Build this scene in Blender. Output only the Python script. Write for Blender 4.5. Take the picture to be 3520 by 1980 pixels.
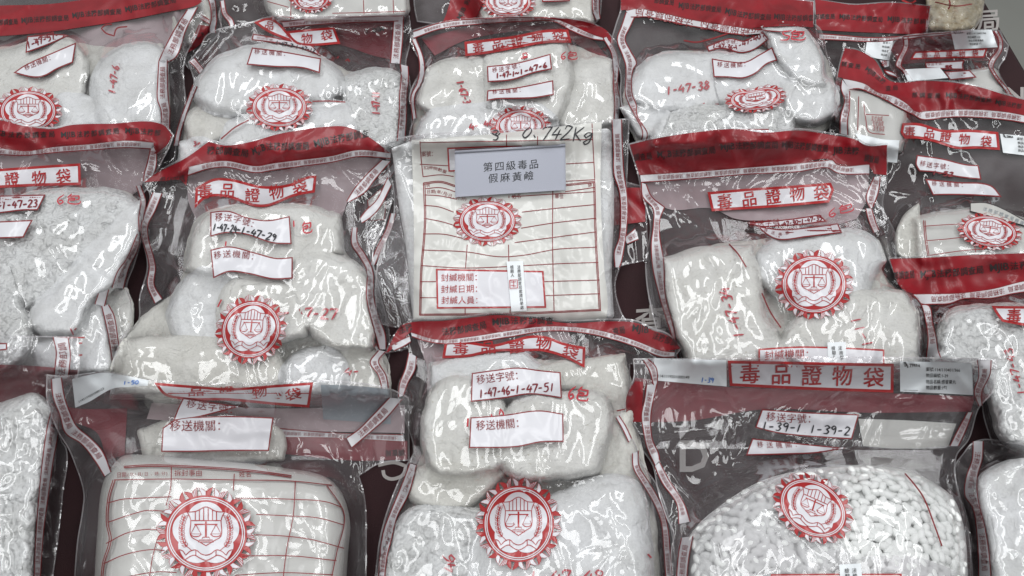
import bpy, math, random
import numpy as np
from mathutils import Vector, Matrix
from mathutils.geometry import delaunay_2d_cdt

# ------------------------------------------------------------------ camera, lamps, exposure
for o in list(bpy.data.objects):
    bpy.data.objects.remove(o, do_unlink=True)
scene = bpy.context.scene
COL = scene.collection
IW, IH = 3520.0, 1980.0            # frame of the photograph the measurements were taken in
PITCH = math.radians(57.0)
FPX = 26.0 / 36.0 * IW
DIST = 0.95
TARGET = np.array([0.0, 0.0, 0.05])
FWD = np.array([0.0, math.cos(PITCH), -math.sin(PITCH)])
UPV = np.array([0.0, math.sin(PITCH), math.cos(PITCH)])
RGT = np.array([1.0, 0.0, 0.0])
CAM = TARGET - FWD * DIST
cam_data = bpy.data.cameras.new('camera')
cam_data.sensor_width = 36.0
cam_data.lens = 26.0
cam_data.clip_start = 0.01
cam_data.clip_end = 50.0
cam = bpy.data.objects.new('camera', cam_data)
cam.location = CAM
cam.rotation_euler = (math.radians(90.0) - PITCH, 0.0, 0.0)
COL.objects.link(cam)
scene.camera = cam

world = bpy.data.worlds.new('World')
scene.world = world
world.use_nodes = True
bgn = world.node_tree.nodes.get('Background') or world.node_tree.nodes.new('ShaderNodeBackground')
bgn.inputs[0].default_value = (0.86, 0.86, 0.85, 1.0)
bgn.inputs[1].default_value = 0.25

def ceiling_lamp(x, y, z, sx, sy, power, color=(0.985, 0.995, 1.0)):
    d = bpy.data.lights.new('ceiling_lamp', 'AREA')
    d.shape = 'RECTANGLE'
    d.size = sx
    d.size_y = sy
    d.energy = power
    d.color = color
    o = bpy.data.objects.new('ceiling_lamp', d)
    o.location = (x, y, z)
    COL.objects.link(o)
    return o
# rows of office ceiling tubes over and beyond the table
for lx in (-1.35, -0.1, 1.25):
    ceiling_lamp(lx, 1.55, 2.0, 0.42, 1.4, 13.2)
    ceiling_lamp(lx + 0.2, 0.1, 2.0, 0.42, 1.4, 11.3)
for lx in (-1.7, -0.9, 0.9, 1.7):
    ceiling_lamp(lx, -1.5, 2.0, 0.42, 1.4, 11.3)

scene.view_settings.view_transform = 'Standard'
scene.view_settings.look = 'None'
scene.view_settings.exposure = -0.05
scene.view_settings.gamma = 1.0
scene.view_settings.use_curve_mapping = False
scene.render.engine = 'CYCLES'
cy = scene.cycles
cy.use_denoising = True
try:
    cy.denoiser = 'OPENIMAGEDENOISE'
    cy.denoising_input_passes = 'RGB_ALBEDO_NORMAL'
except Exception:
    pass
cy.max_bounces = 7
cy.diffuse_bounces = 3
cy.glossy_bounces = 3
cy.transmission_bounces = 4
cy.transparent_max_bounces = 28
cy.caustics_reflective = False
cy.caustics_refractive = False
cy.sample_clamp_indirect = 4.0
cy.sample_clamp_direct = 0.0

# ------------------------------------------------------------------ geometry helpers
CROPS = {'k1': (0, 0, 900, 660, 1976), 'k2': (600, 0, 1500, 660, 1976), 'k3': (1380, 0, 2280, 660, 1976),
         'k4': (2100, 0, 2900, 660, 1756), 'k5': (2800, 0, 3520, 500, 2087), 'k6': (2800, 400, 3520, 1000, 1739),
         'l1': (0, 400, 700, 1300, 1127), 'l2': (0, 1100, 1400, 1980, 2305), 'l3': (380, 420, 1400, 1340, 1606),
         'l4': (1250, 380, 2300, 1180, 1902), 'l5': (1250, 1060, 2350, 1980, 1732), 'l6': (2150, 420, 3200, 1280, 1769),
         'l7': (2150, 1180, 3520, 1980, 2481), 'l8': (3000, 800, 3520, 1500, 1076), 'g': (0, 0, 3520, 1980, 2576)}

def sc(crop):
    c = CROPS[crop]
    return (c[2] - c[0]) / c[4]

def q(crop, s):
    c = CROPS[crop]
    k = sc(crop)
    out = []
    for t in s.split():
        a, b = t.split(',')
        out.append((c[0] + float(a) * k, c[1] + float(b) * k))
    return np.array(out)

def unproject(px, py, z):
    px = np.asarray(px, float); py = np.asarray(py, float); z = np.asarray(z, float)
    d = (FWD[None, :] * FPX + RGT[None, :] * (px - IW / 2)[:, None] + UPV[None, :] * (IH / 2 - py)[:, None])
    t = (z - CAM[2]) / d[:, 2]
    return CAM[None, :] + d * t[:, None]

def resample(pts, step):
    pts = np.asarray(pts, float)
    seg = np.hypot(*(pts[1:] - pts[:-1]).T)
    s = np.concatenate([[0], np.cumsum(seg)])
    n = max(2, int(round(s[-1] / step)) + 1)
    t = np.linspace(0, s[-1], n)
    return np.stack([np.interp(t, s, pts[:, 0]), np.interp(t, s, pts[:, 1])], 1)

def smooth(pts, closed=True, step=8.0, corner=48.0):
    """curve through the points, sharp where the outline really turns a corner"""
    P = np.asarray(pts, float)
    n = len(P)
    if n < 3:
        return resample(P, step)
    T = []
    C = []
    for i in range(n):
        if not closed and i in (0, n - 1):
            C.append(True); T.append(np.zeros(2)); continue
        a = P[i] - P[i - 1]; b = P[(i + 1) % n] - P[i]
        la, lb = np.hypot(*a) + 1e-9, np.hypot(*b) + 1e-9
        ang = math.degrees(math.acos(max(-1, min(1, float(a @ b) / (la * lb)))))
        C.append(ang > corner)
        T.append((a / la + b / lb) / 2)
    out = []
    m = n if closed else n - 1
    for i in range(m):
        p0, p1 = P[i], P[(i + 1) % n]
        L = np.hypot(*(p1 - p0))
        ch = (p1 - p0)
        t0 = ch if C[i] else T[i] * L
        t1 = ch if C[(i + 1) % n] else T[(i + 1) % n] * L
        k = max(1, int(math.ceil(L / step)))
        for j in range(k):
            u = j / k
            h00 = 2 * u**3 - 3 * u**2 + 1; h10 = u**3 - 2 * u**2 + u
            h01 = -2 * u**3 + 3 * u**2; h11 = u**3 - u**2
            out.append(h00 * p0 + h10 * t0 + h01 * p1 + h11 * t1)
    if not closed:
        out.append(P[-1])
    return np.array(out)

def inside(poly, x, y):
    x = np.asarray(x); y = np.asarray(y)
    r = np.zeros(x.shape, bool)
    n = len(poly)
    for i in range(n):
        x0, y0 = poly[i]; x1, y1 = poly[(i + 1) % n]
        if y0 == y1:
            continue
        c = ((y0 > y) != (y1 > y)) & (x < (x1 - x0) * (y - y0) / (y1 - y0) + x0)
        r ^= c
    return r

def pdist(poly, x, y):
    x = np.asarray(x, float); y = np.asarray(y, float)
    best = np.full(x.shape, 1e18)
    n = len(poly)
    for i in range(n):
        x0, y0 = poly[i]; x1, y1 = poly[(i + 1) % n]
        dx, dy = x1 - x0, y1 - y0
        l2 = dx * dx + dy * dy
        if l2 < 1e-9:
            continue
        t = np.clip(((x - x0) * dx + (y - y0) * dy) / l2, 0, 1)
        best = np.minimum(best, (x - x0 - t * dx)**2 + (y - y0 - t * dy)**2)
    return np.sqrt(best)

def fill(poly, res):
    """triangles inside a closed outline: (points, triangles, number of outline points)"""
    poly = np.asarray(poly, float)
    keep = [0]
    for i in range(1, len(poly)):
        if np.hypot(*(poly[i] - poly[keep[-1]])) > 0.03 * res:
            keep.append(i)
    poly = poly[keep]
    x0, y0 = poly.min(0); x1, y1 = poly.max(0)
    gx = []
    row = 0
    yy = y0 + res * .5
    while yy < y1:
        xs = np.arange(x0 + (res / 2 if row % 2 else 0), x1, res)
        gx.append(np.stack([xs, np.full_like(xs, yy)], 1))
        yy += res * .866
        row += 1
    pts = poly
    if gx:
        g = np.concatenate(gx)
        g = g[inside(poly, g[:, 0], g[:, 1])]
        if len(g):
            g = g[pdist(poly, g[:, 0], g[:, 1]) > res * .42]
        pts = np.concatenate([poly, g]) if len(g) else poly
    n = len(poly)
    r = delaunay_2d_cdt([Vector(p) for p in pts], [(i, (i + 1) % n) for i in range(n)], [], 1, 1e-5 * res)
    v = np.array([(a.x, a.y) for a in r[0]])
    f = [tuple(t) for t in r[2]]
    a = v[[t[0] for t in f]]; b = v[[t[1] for t in f]]; c = v[[t[2] for t in f]]
    ctr = (a + b + c) / 3
    ok = inside(poly, ctr[:, 0], ctr[:, 1])
    f = [t for t, k in zip(f, ok) if k]
    return v, f, n

def inset(poly, w):
    P = np.asarray(poly, float)
    n = len(P)
    area = 0.5 * np.sum(P[:, 0] * np.roll(P[:, 1], -1) - np.roll(P[:, 0], -1) * P[:, 1])
    sgn = 1 if area > 0 else -1
    a = P - np.roll(P, 1, 0); b = np.roll(P, -1, 0) - P
    a /= (np.hypot(a[:, 0], a[:, 1]) + 1e-9)[:, None]
    b /= (np.hypot(b[:, 0], b[:, 1]) + 1e-9)[:, None]
    na = np.stack([-a[:, 1], a[:, 0]], 1) * sgn; nb = np.stack([-b[:, 1], b[:, 0]], 1) * sgn
    m = na + nb
    m /= (np.hypot(m[:, 0], m[:, 1]) + 1e-9)[:, None]
    k = w / np.clip((m * na).sum(1), .45, 1)
    return P + m * k[:, None]

# value noise
_rng = np.random.RandomState(11)
_LAT = _rng.rand(256, 256)
def vnoise(x, y):
    xi = np.floor(x).astype(int); yi = np.floor(y).astype(int)
    fx = x - xi; fy = y - yi
    fx = fx * fx * (3 - 2 * fx); fy = fy * fy * (3 - 2 * fy)
    a = _LAT[xi & 255, yi & 255]; b = _LAT[(xi + 1) & 255, yi & 255]
    c = _LAT[xi & 255, (yi + 1) & 255]; d = _LAT[(xi + 1) & 255, (yi + 1) & 255]
    return (a * (1 - fx) + b * fx) * (1 - fy) + (c * (1 - fx) + d * fx) * fy - .5
def fbm(x, y, oct=4):
    r = 0; a = 1; 
    for i in range(oct):
        r = r + a * vnoise(x + 17.3 * i, y + 9.1 * i)
        x = x * 2.03; y = y * 2.03; a *= .5
    return r

# heights are kept on one grid over the frame while the bags are laid one on another
GS = 8.0
GX = np.arange(-640, 4161, GS); GY = np.arange(-480, 2560, GS)
MX, MY = np.meshgrid(GX, GY)
def gsample(A, px, py):
    u = np.clip((np.asarray(px, float) - GX[0]) / GS, 0, len(GX) - 1.001)
    v = np.clip((np.asarray(py, float) - GY[0]) / GS, 0, len(GY) - 1.001)
    i = u.astype(int); j = v.astype(int); fu = u - i; fv = v - j
    return ((A[j, i] * (1 - fu) + A[j, i + 1] * fu) * (1 - fv) + (A[j + 1, i] * (1 - fu) + A[j + 1, i + 1] * fu) * fv)
def blur(A, sig):
    s = sig / GS
    r = int(math.ceil(s * 2.6))
    k = np.exp(-0.5 * (np.arange(-r, r + 1) / s)**2); k /= k.sum()
    for ax in (0, 1):
        P = np.pad(A, [(r, r) if i == ax else (0, 0) for i in (0, 1)], mode='edge')
        out = np.zeros_like(A)
        n = A.shape[ax]
        for t, w in enumerate(k):
            out += w * (P[t:t + n, :] if ax == 0 else P[:, t:t + n])
        A = out
    return A
TOPZ = np.zeros_like(MX)

# ------------------------------------------------------------------ materials
def mat(name):
    m = bpy.data.materials.new(name)
    m.use_nodes = True
    nt = m.node_tree
    for n in list(nt.nodes):
        nt.nodes.remove(n)
    out = nt.nodes.new('ShaderNodeOutputMaterial')
    return m, nt, out
def node(nt, kind, **kw):
    n = nt.nodes.new(kind)
    for k, v in kw.items():
        if k in n.inputs.keys():
            n.inputs[k].default_value = v
        else:
            setattr(n, k, v)
    return n
def wpos(nt):
    return nt.nodes.new('ShaderNodeNewGeometry').outputs['Position']

def crinkle(nt, strength, scale=1.0):
    """bump of thin crumpled plastic: long creases plus soft dents"""
    pos = wpos(nt)
    parts = []
    for rot, sx, sc_, dist in ((.5, .25, 15.0, .8), (2.0, .3, 11.0, .6), (1.2, .3, 44.0, .6)):
        mp = node(nt, 'ShaderNodeMapping'); mp.inputs['Scale'].default_value = (1.0, sx, 1.0)
        mp.inputs['Rotation'].default_value = (0, 0, rot)
        nt.links.new(pos, mp.inputs['Vector'])
        n1 = node(nt, 'ShaderNodeTexNoise', Scale=sc_ * scale, Detail=1.6, Roughness=.45, Distortion=dist)
        nt.links.new(mp.outputs[0], n1.inputs['Vector'])
        a = node(nt, 'ShaderNodeMath', operation='MULTIPLY_ADD'); a.inputs[1].default_value = 2; a.inputs[2].default_value = -1
        nt.links.new(n1.outputs['Fac'], a.inputs[0])
        b = node(nt, 'ShaderNodeMath', operation='ABSOLUTE'); nt.links.new(a.outputs[0], b.inputs[0])
        parts.append(b.outputs[0])
    d0 = node(nt, 'ShaderNodeMath', operation='ADD')
    nt.links.new(parts[0], d0.inputs[0]); nt.links.new(parts[1], d0.inputs[1])
    d = node(nt, 'ShaderNodeMath', operation='MULTIPLY_ADD'); d.inputs[1].default_value = .10
    nt.links.new(parts[2], d.inputs[0]); nt.links.new(d0.outputs[0], d.inputs[2])
    mk = node(nt, 'ShaderNodeTexNoise', Scale=7.0, Detail=1.5)
    nt.links.new(pos, mk.inputs['Vector'])
    mr = node(nt, 'ShaderNodeMapRange'); mr.inputs['From Min'].default_value = .44; mr.inputs['From Max'].default_value = .68
    mr.inputs['To Min'].default_value = strength * .15; mr.inputs['To Max'].default_value = strength * 1.3
    nt.links.new(mk.outputs['Fac'], mr.inputs['Value'])
    bp = node(nt, 'ShaderNodeBump', Distance=.010)
    bp.invert = True
    nt.links.new(mr.outputs[0], bp.inputs['Strength'])
    nt.links.new(d.outputs[0], bp.inputs['Height'])
    return bp.outputs[0]

def film_mat(name, haze, clear, gloss, bump):
    m, nt, out = mat(name)
    nrm = crinkle(nt, bump)
    tr = node(nt, 'ShaderNodeBsdfTransparent'); tr.inputs[0].default_value = (clear, clear, clear * 1.005, 1)
    d1 = node(nt, 'ShaderNodeBsdfDiffuse'); d1.inputs[0].default_value = (.92, .90, .925, 1)
    d2 = node(nt, 'ShaderNodeBsdfTranslucent'); d2.inputs[0].default_value = (.92, .90, .925, 1)
    df = node(nt, 'ShaderNodeMixShader'); df.inputs[0].default_value = .5
    nt.links.new(d1.outputs[0], df.inputs[1]); nt.links.new(d2.outputs[0], df.inputs[2])
    mh = node(nt, 'ShaderNodeMixShader'); 
    hz = node(nt, 'ShaderNodeTexNoise', Scale=9.0, Detail=3.0, Roughness=.55, Distortion=.6)
    nt.links.new(wpos(nt), hz.inputs['Vector'])
    hr = node(nt, 'ShaderNodeMapRange'); hr.inputs['From Min'].default_value = .38; hr.inputs['From Max'].default_value = .75
    hr.inputs['To Min'].default_value = haze * .5; hr.inputs['To Max'].default_value = haze * 3.2
    nt.links.new(hz.outputs['Fac'], hr.inputs['Value']); nt.links.new(hr.outputs[0], mh.inputs[0])
    nt.links.new(tr.outputs[0], mh.inputs[1]); nt.links.new(df.outputs[0], mh.inputs[2])
    gl = node(nt, 'ShaderNodeBsdfGlossy', Roughness=.06); gl.inputs[0].default_value = (1, 1, 1, 1)
    nt.links.new(nrm, gl.inputs['Normal'])
    fr = node(nt, 'ShaderNodeFresnel', IOR=1.5)
    nt.links.new(nrm, fr.inputs['Normal'])
    mu = node(nt, 'ShaderNodeMath', operation='MULTIPLY', use_clamp=True); mu.inputs[1].default_value = gloss
    nt.links.new(fr.outputs[0], mu.inputs[0])
    cl_ = node(nt, 'ShaderNodeMath', operation='MINIMUM'); cl_.inputs[1].default_value = .34
    nt.links.new(mu.outputs[0], cl_.inputs[0]); mu = cl_
    mx = node(nt, 'ShaderNodeMixShader')
    nt.links.new(mu.outputs[0], mx.inputs[0]); nt.links.new(mh.outputs[0], mx.inputs[1]); nt.links.new(gl.outputs[0], mx.inputs[2])
    nt.links.new(mx.outputs[0], out.inputs[0])
    return m

def print_mat(name, col, rough=.42, coat=.5, bump=.35, var=.0, noise_scale=60):
    """ink or paper under the gloss of the film it is printed on"""
    m, nt, out = mat(name)
    p = node(nt, 'ShaderNodeBsdfPrincipled', Roughness=rough)
    p.inputs['Base Color'].default_value = (*col, 1)
    if coat > 0:
        p.inputs['Coat Weight'].default_value = coat
        p.inputs['Coat Roughness'].default_value = .09
        nt.links.new(crinkle(nt, bump), p.inputs['Coat Normal'])
    if var > 0:
        n = node(nt, 'ShaderNodeTexNoise', Scale=noise_scale, Detail=4.0)
        nt.links.new(wpos(nt), n.inputs['Vector'])
        r = node(nt, 'ShaderNodeMapRange'); r.inputs['From Min'].default_value = .3; r.inputs['From Max'].default_value = .7
        r.inputs['To Min'].default_value = 1 - var; r.inputs['To Max'].default_value = 1 + var
        nt.links.new(n.outputs['Fac'], r.inputs['Value'])
        mx = node(nt, 'ShaderNodeMix', data_type='RGBA', blend_type='MULTIPLY'); mx.inputs[0].default_value = 1
        mx.inputs[6].default_value = (*col, 1)
        nt.links.new(r.outputs[0], mx.inputs[7])
        nt.links.new(mx.outputs[2], p.inputs['Base Color'])
    nt.links.new(p.outputs[0], out.inputs[0])
    return m

def powder_mat(name, col, kind):
    m, nt, out = mat(name)
    pos = wpos(nt)
    p = node(nt, 'ShaderNodeBsdfPrincipled', Roughness=.85)
    p.inputs['Specular IOR Level'].default_value = .2
    n1 = node(nt, 'ShaderNodeTexNoise', Scale=24.0, Detail=6.0, Roughness=.6)
    nt.links.new(pos, n1.inputs['Vector'])
    r = node(nt, 'ShaderNodeValToRGB')
    r.color_ramp.elements[0].position = .3; r.color_ramp.elements[1].position = .68
    r.color_ramp.elements[0].color = (col[0] * .85, col[1] * .845, col[2] * .825, 1)
    r.color_ramp.elements[1].color = (*col, 1)
    nt.links.new(n1.outputs['Fac'], r.inputs[0])
    base = r.outputs[0]
    if kind in ('brick', 'brown'):
        n3 = node(nt, 'ShaderNodeTexNoise', Scale=230.0 if kind == 'brick' else 90, Detail=2.0)
        nt.links.new(pos, n3.inputs['Vector'])
        r3 = node(nt, 'ShaderNodeValToRGB')
        r3.color_ramp.elements[0].position = .66 if kind == 'brick' else .5; r3.color_ramp.elements[1].position = .76
        r3.color_ramp.elements[0].color = (1, 1, 1, 1)
        r3.color_ramp.elements[1].color = (.74, .71, .64, 1) if kind == 'brick' else (.66, .56, .40, 1)
        nt.links.new(n3.outputs['Fac'], r3.inputs[0])
        mx = node(nt, 'ShaderNodeMix', data_type='RGBA', blend_type='MULTIPLY'); mx.inputs[0].default_value = 1
        nt.links.new(base, mx.inputs[6]); nt.links.new(r3.outputs[0], mx.inputs[7])
        base = mx.outputs[2]
    gr = node(nt, 'ShaderNodeTexNoise', Scale=420.0, Detail=3.0, Roughness=.7)
    nt.links.new(pos, gr.inputs['Vector'])
    gm = node(nt, 'ShaderNodeMapRange'); gm.inputs['From Min'].default_value = .3; gm.inputs['From Max'].default_value = .7
    gm.inputs['To Min'].default_value = .88; gm.inputs['To Max'].default_value = 1.03
    nt.links.new(gr.outputs['Fac'], gm.inputs['Value'])
    mg = node(nt, 'ShaderNodeMix', data_type='RGBA', blend_type='MULTIPLY'); mg.inputs[0].default_value = 1
    nt.links.new(base, mg.inputs[6]); nt.links.new(gm.outputs[0], mg.inputs[7])
    nt.links.new(mg.outputs[2], p.inputs['Base Color'])
    # relief
    n2a = node(nt, 'ShaderNodeTexNoise', Scale=48.0, Detail=8.0, Roughness=.68)
    nt.links.new(pos, n2a.inputs['Vector'])
    rg = node(nt, 'ShaderNodeTexNoise', Scale=26.0, Detail=3.0, Roughness=.5, Distortion=.7)
    nt.links.new(pos, rg.inputs['Vector'])
    ra = node(nt, 'ShaderNodeMath', operation='MULTIPLY_ADD'); ra.inputs[1].default_value = 2; ra.inputs[2].default_value = -1
    nt.links.new(rg.outputs['Fac'], ra.inputs[0])
    rb = node(nt, 'ShaderNodeMath', operation='ABSOLUTE'); nt.links.new(ra.outputs[0], rb.inputs[0])
    rc = node(nt, 'ShaderNodeMath', operation='POWER'); rc.inputs[1].default_value = .6; nt.links.new(rb.outputs[0], rc.inputs[0])
    n2 = node(nt, 'ShaderNodeMath', operation='MULTIPLY_ADD'); n2.inputs[1].default_value = .55
    nt.links.new(rc.outputs[0], n2.inputs[0]); nt.links.new(n2a.outputs['Fac'], n2.inputs[2])
    h = n2.outputs[0]
    if kind in ('chunk', 'brown'):
        v = node(nt, 'ShaderNodeTexVoronoi', Scale=150.0 if kind == 'chunk' else 95.0); v.feature = 'SMOOTH_F1'
        v.inputs['Smoothness'].default_value = .25
        wn = node(nt, 'ShaderNodeTexNoise', Scale=40.0, Detail=2.0)
        nt.links.new(pos, wn.inputs['Vector'])
        ad = node(nt, 'ShaderNodeMix', data_type='RGBA', blend_type='ADD'); ad.inputs[0].default_value = .012
        nt.links.new(pos, ad.inputs[6]); nt.links.new(wn.outputs['Color'], ad.inputs[7])
        nt.links.new(ad.outputs[2], v.inputs['Vector'])
        ml = node(nt, 'ShaderNodeMath', operation='MULTIPLY_ADD'); ml.inputs[1].default_value = -.8
        nt.links.new(v.outputs['Distance'], ml.inputs[0]); nt.links.new(h, ml.inputs[2])
        h = ml.outputs[0]
    bp = node(nt, 'ShaderNodeBump', Strength=1.0 if kind == 'chunk' else .95, Distance=.008 if kind in ('chunk', 'brown') else .007)
    nt.links.new(h, bp.inputs['Height'])
    nt.links.new(bp.outputs[0], p.inputs['Normal'])
    p.inputs['Coat Weight'].default_value = .10
    p.inputs['Coat Roughness'].default_value = .2
    nt.links.new(crinkle(nt, .4, 1.2), p.inputs['Coat Normal'])
    nt.links.new(p.outputs[0], out.inputs[0])
    return m

M = {}
M['film'] = film_mat('clear_plastic_film', .042, .995, 1.35, .24)
M['seam'] = film_mat('heat_sealed_plastic', .22, .98, 1.8, .5)
M['band'] = print_mat('red_printed_band', (.215, .004, .010), .45, .25, .45, .18, 26)
M['tape'] = print_mat('white_printed_tape', (.58, .575, .60), .5, .45, .4)
M['line'] = print_mat('dark_red_ink', (.20, .010, .013), .5, .3)
M['red'] = print_mat('red_ink', (.34, .013, .015), .45, .5)
M['white'] = print_mat('white_label', (.60, .60, .635), .5, .35, .3)
M['form'] = print_mat('cream_form_print', (.555, .555, .53), .5, .5, .5, .05, 20)
M['bandback'] = print_mat('red_band_reverse', (.17, .020, .030), .5, .3, .4, .12)
M['milky'] = film_mat('milky_inner_film', .22, .99, 1.1, .4)
M['backprint'] = print_mat('pinkish_back_print', (.36, .285, .30), .6, .2, .3, .12, 14)
M['black'] = print_mat('black_ink', (.015, .013, .014), .5, .3)
M['pen'] = print_mat('black_pen', (.02, .02, .025), .6, 0)
M['penred'] = print_mat('red_pen', (.42, .03, .045), .6, 0)
M['pendark'] = print_mat('dark_red_pen', (.17, .012, .018), .6, 0)
M['penblue'] = print_mat('blue_pen', (.10, .22, .55), .6, 0)
M['sticker'] = print_mat('bluish_white_sticker', (.70, .735, .76), .5, .1, .2)
M['greysticker'] = print_mat('grey_sticker_back', (.26, .29, .32), .5, .4, .3)
M['fine'] = powder_mat('fine_white_powder', (.83, .845, .855), 'fine')
M['chunk'] = powder_mat('lumpy_white_powder', (.84, .855, .855), 'chunk')
M['brick'] = powder_mat('pressed_off_white_powder', (.785, .785, .755), 'brick')
M['dull'] = powder_mat('greyish_powder', (.745, .74, .695), 'fine')
M['brown'] = powder_mat('brownish_crystals', (.50, .44, .32), 'brown')

# ------------------------------------------------------------------ lettering
_glyph = {}
def make_glyphs(tokens):
    tmp = []
    for tok, bold in tokens:
        cu = bpy.data.curves.new('letters', 'FONT')
        cu.body = tok
        cu.size = 1.0
        cu.resolution_u = 2
        cu.offset = bold
        cu.fill_mode = 'FRONT'
        o = bpy.data.objects.new('letters', cu)
        COL.objects.link(o)
        tmp.append((tok, bold, o, cu))
    dg = bpy.context.evaluated_depsgraph_get()
    dg.update()
    for tok, bold, o, cu in tmp:
        me = o.evaluated_get(dg).to_mesh()
        me.calc_loop_triangles()
        v = np.array([(a.co.x, a.co.y) for a in me.vertices]) if len(me.vertices) else np.zeros((0, 2))
        f = [tuple(t.vertices) for t in me.loop_triangles]
        _glyph[(tok, bold)] = (v, f)
        o.evaluated_get(dg).to_mesh_clear()
    for tok, bold, o, cu in tmp:
        bpy.data.objects.remove(o, do_unlink=True)
        bpy.data.curves.remove(cu)

def tokens_of(s):
    out = []
    run = ''
    for ch in s:
        if ord(ch) < 0x2000 and ch != ' ':
            run += ch
        else:
            if run:
                out.append(run); run = ''
            out.append(ch)
    if run:
        out.append(run)
    return out
def advance(tok, bold):
    if tok == ' ':
        return .45
    if ord(tok[0]) >= 0x2000:
        return .62 if tok == '：' else 1.0
    v = _glyph[(tok, bold)][0]
    return float(v[:, 0].max()) * (1.1 if tok in ('MJIB', 'JIB') else 1) + .09 if len(v) else .4
def glyph(tok, bold):
    if (tok, bold) not in _glyph:
        make_glyphs([(tok, bold)])
    v, f = _glyph[(tok, bold)]
    if tok in ('MJIB', 'JIB'):
        v = v * np.array([1.1, 1.18])
    if len(v) and ord(tok[0]) >= 0x2000 and tok != '：':
        v = v - np.array([v[:, 0].min() * .5 + v[:, 0].max() * .5 - .5, 0])
        v = np.stack([v[:, 0], v[:, 1] + .07 * (v[:, 0] - .5)], 1)      # brush lettering climbs to the right
    return v, f

HAND = {'1': [[(.24, 1), (.18, 0)]], '2': [[(.05, .8), (.2, 1), (.42, .9), (.38, .62), (.05, .02), (.52, .06)]],
        '3': [[(.05, .92), (.3, 1), (.42, .8), (.2, .56), (.46, .35), (.3, .05), (.02, .1)]],
        '4': [[(.28, 1), (.02, .42), (.52, .46)], [(.4, .75), (.34, 0)]],
        '5': [[(.46, 1), (.12, .97), (.08, .6), (.35, .62), (.45, .3), (.25, .02), (.03, .08)]],
        '6': [[(.38, 1), (.12, .6), (.05, .25), (.22, 0), (.42, .2), (.3, .45), (.08, .3)]],
        '7': [[(.02, .8), (.05, .98), (.46, .98), (.2, 0)]],
        '8': [[(.4, .85), (.2, 1), (.08, .8), (.4, .35), (.25, 0), (.05, .2), (.4, .7), (.42, .86)]],
        '9': [[(.42, .82), (.2, 1), (.06, .75), (.22, .55), (.42, .8), (.38, .3), (.34, 0)]],
        '0': [[(.3, 1), (.08, .7), (.08, .25), (.25, 0), (.42, .3), (.42, .75), (.3, 1)]],
        '-': [[(.05, .45), (.4, .5)]], '~': [[(0, .4), (.14, .56), (.3, .42), (.45, .56)]],
        '.': [[(.2, .06), (.24, 0)]], ',': [[(.2, .1), (.2, -.15)]],
        'K': [[(.1, 1), (.06, 0)], [(.5, 1), (.1, .5), (.5, 0)]],
        'g': [[(.42, .5), (.2, .6), (.06, .35), (.2, .15), (.42, .5), (.4, -.2), (.15, -.3), (.1, -.12), (.5, .2)]],
        'S': [[(.6, .95), (.15, .9), (.15, .6), (.55, .4), (.5, .05), (.05, 0)]],
        '包': [[(.32, 1.05), (.05, .68)], [(.22, .86), (.82, .88), (.8, .5), (.62, .4)],
              [(.16, .62), (.56, .64), (.55, .42), (.15, .4)], [(.16, .62), (.14, .12), (.3, .0), (.9, .04), (.95, .25)]],
        'e': [[(.05, .3), (.4, .35), (.3, .6), (.08, .4), (.15, .05), (.42, .1)]], ' ': []}

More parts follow.
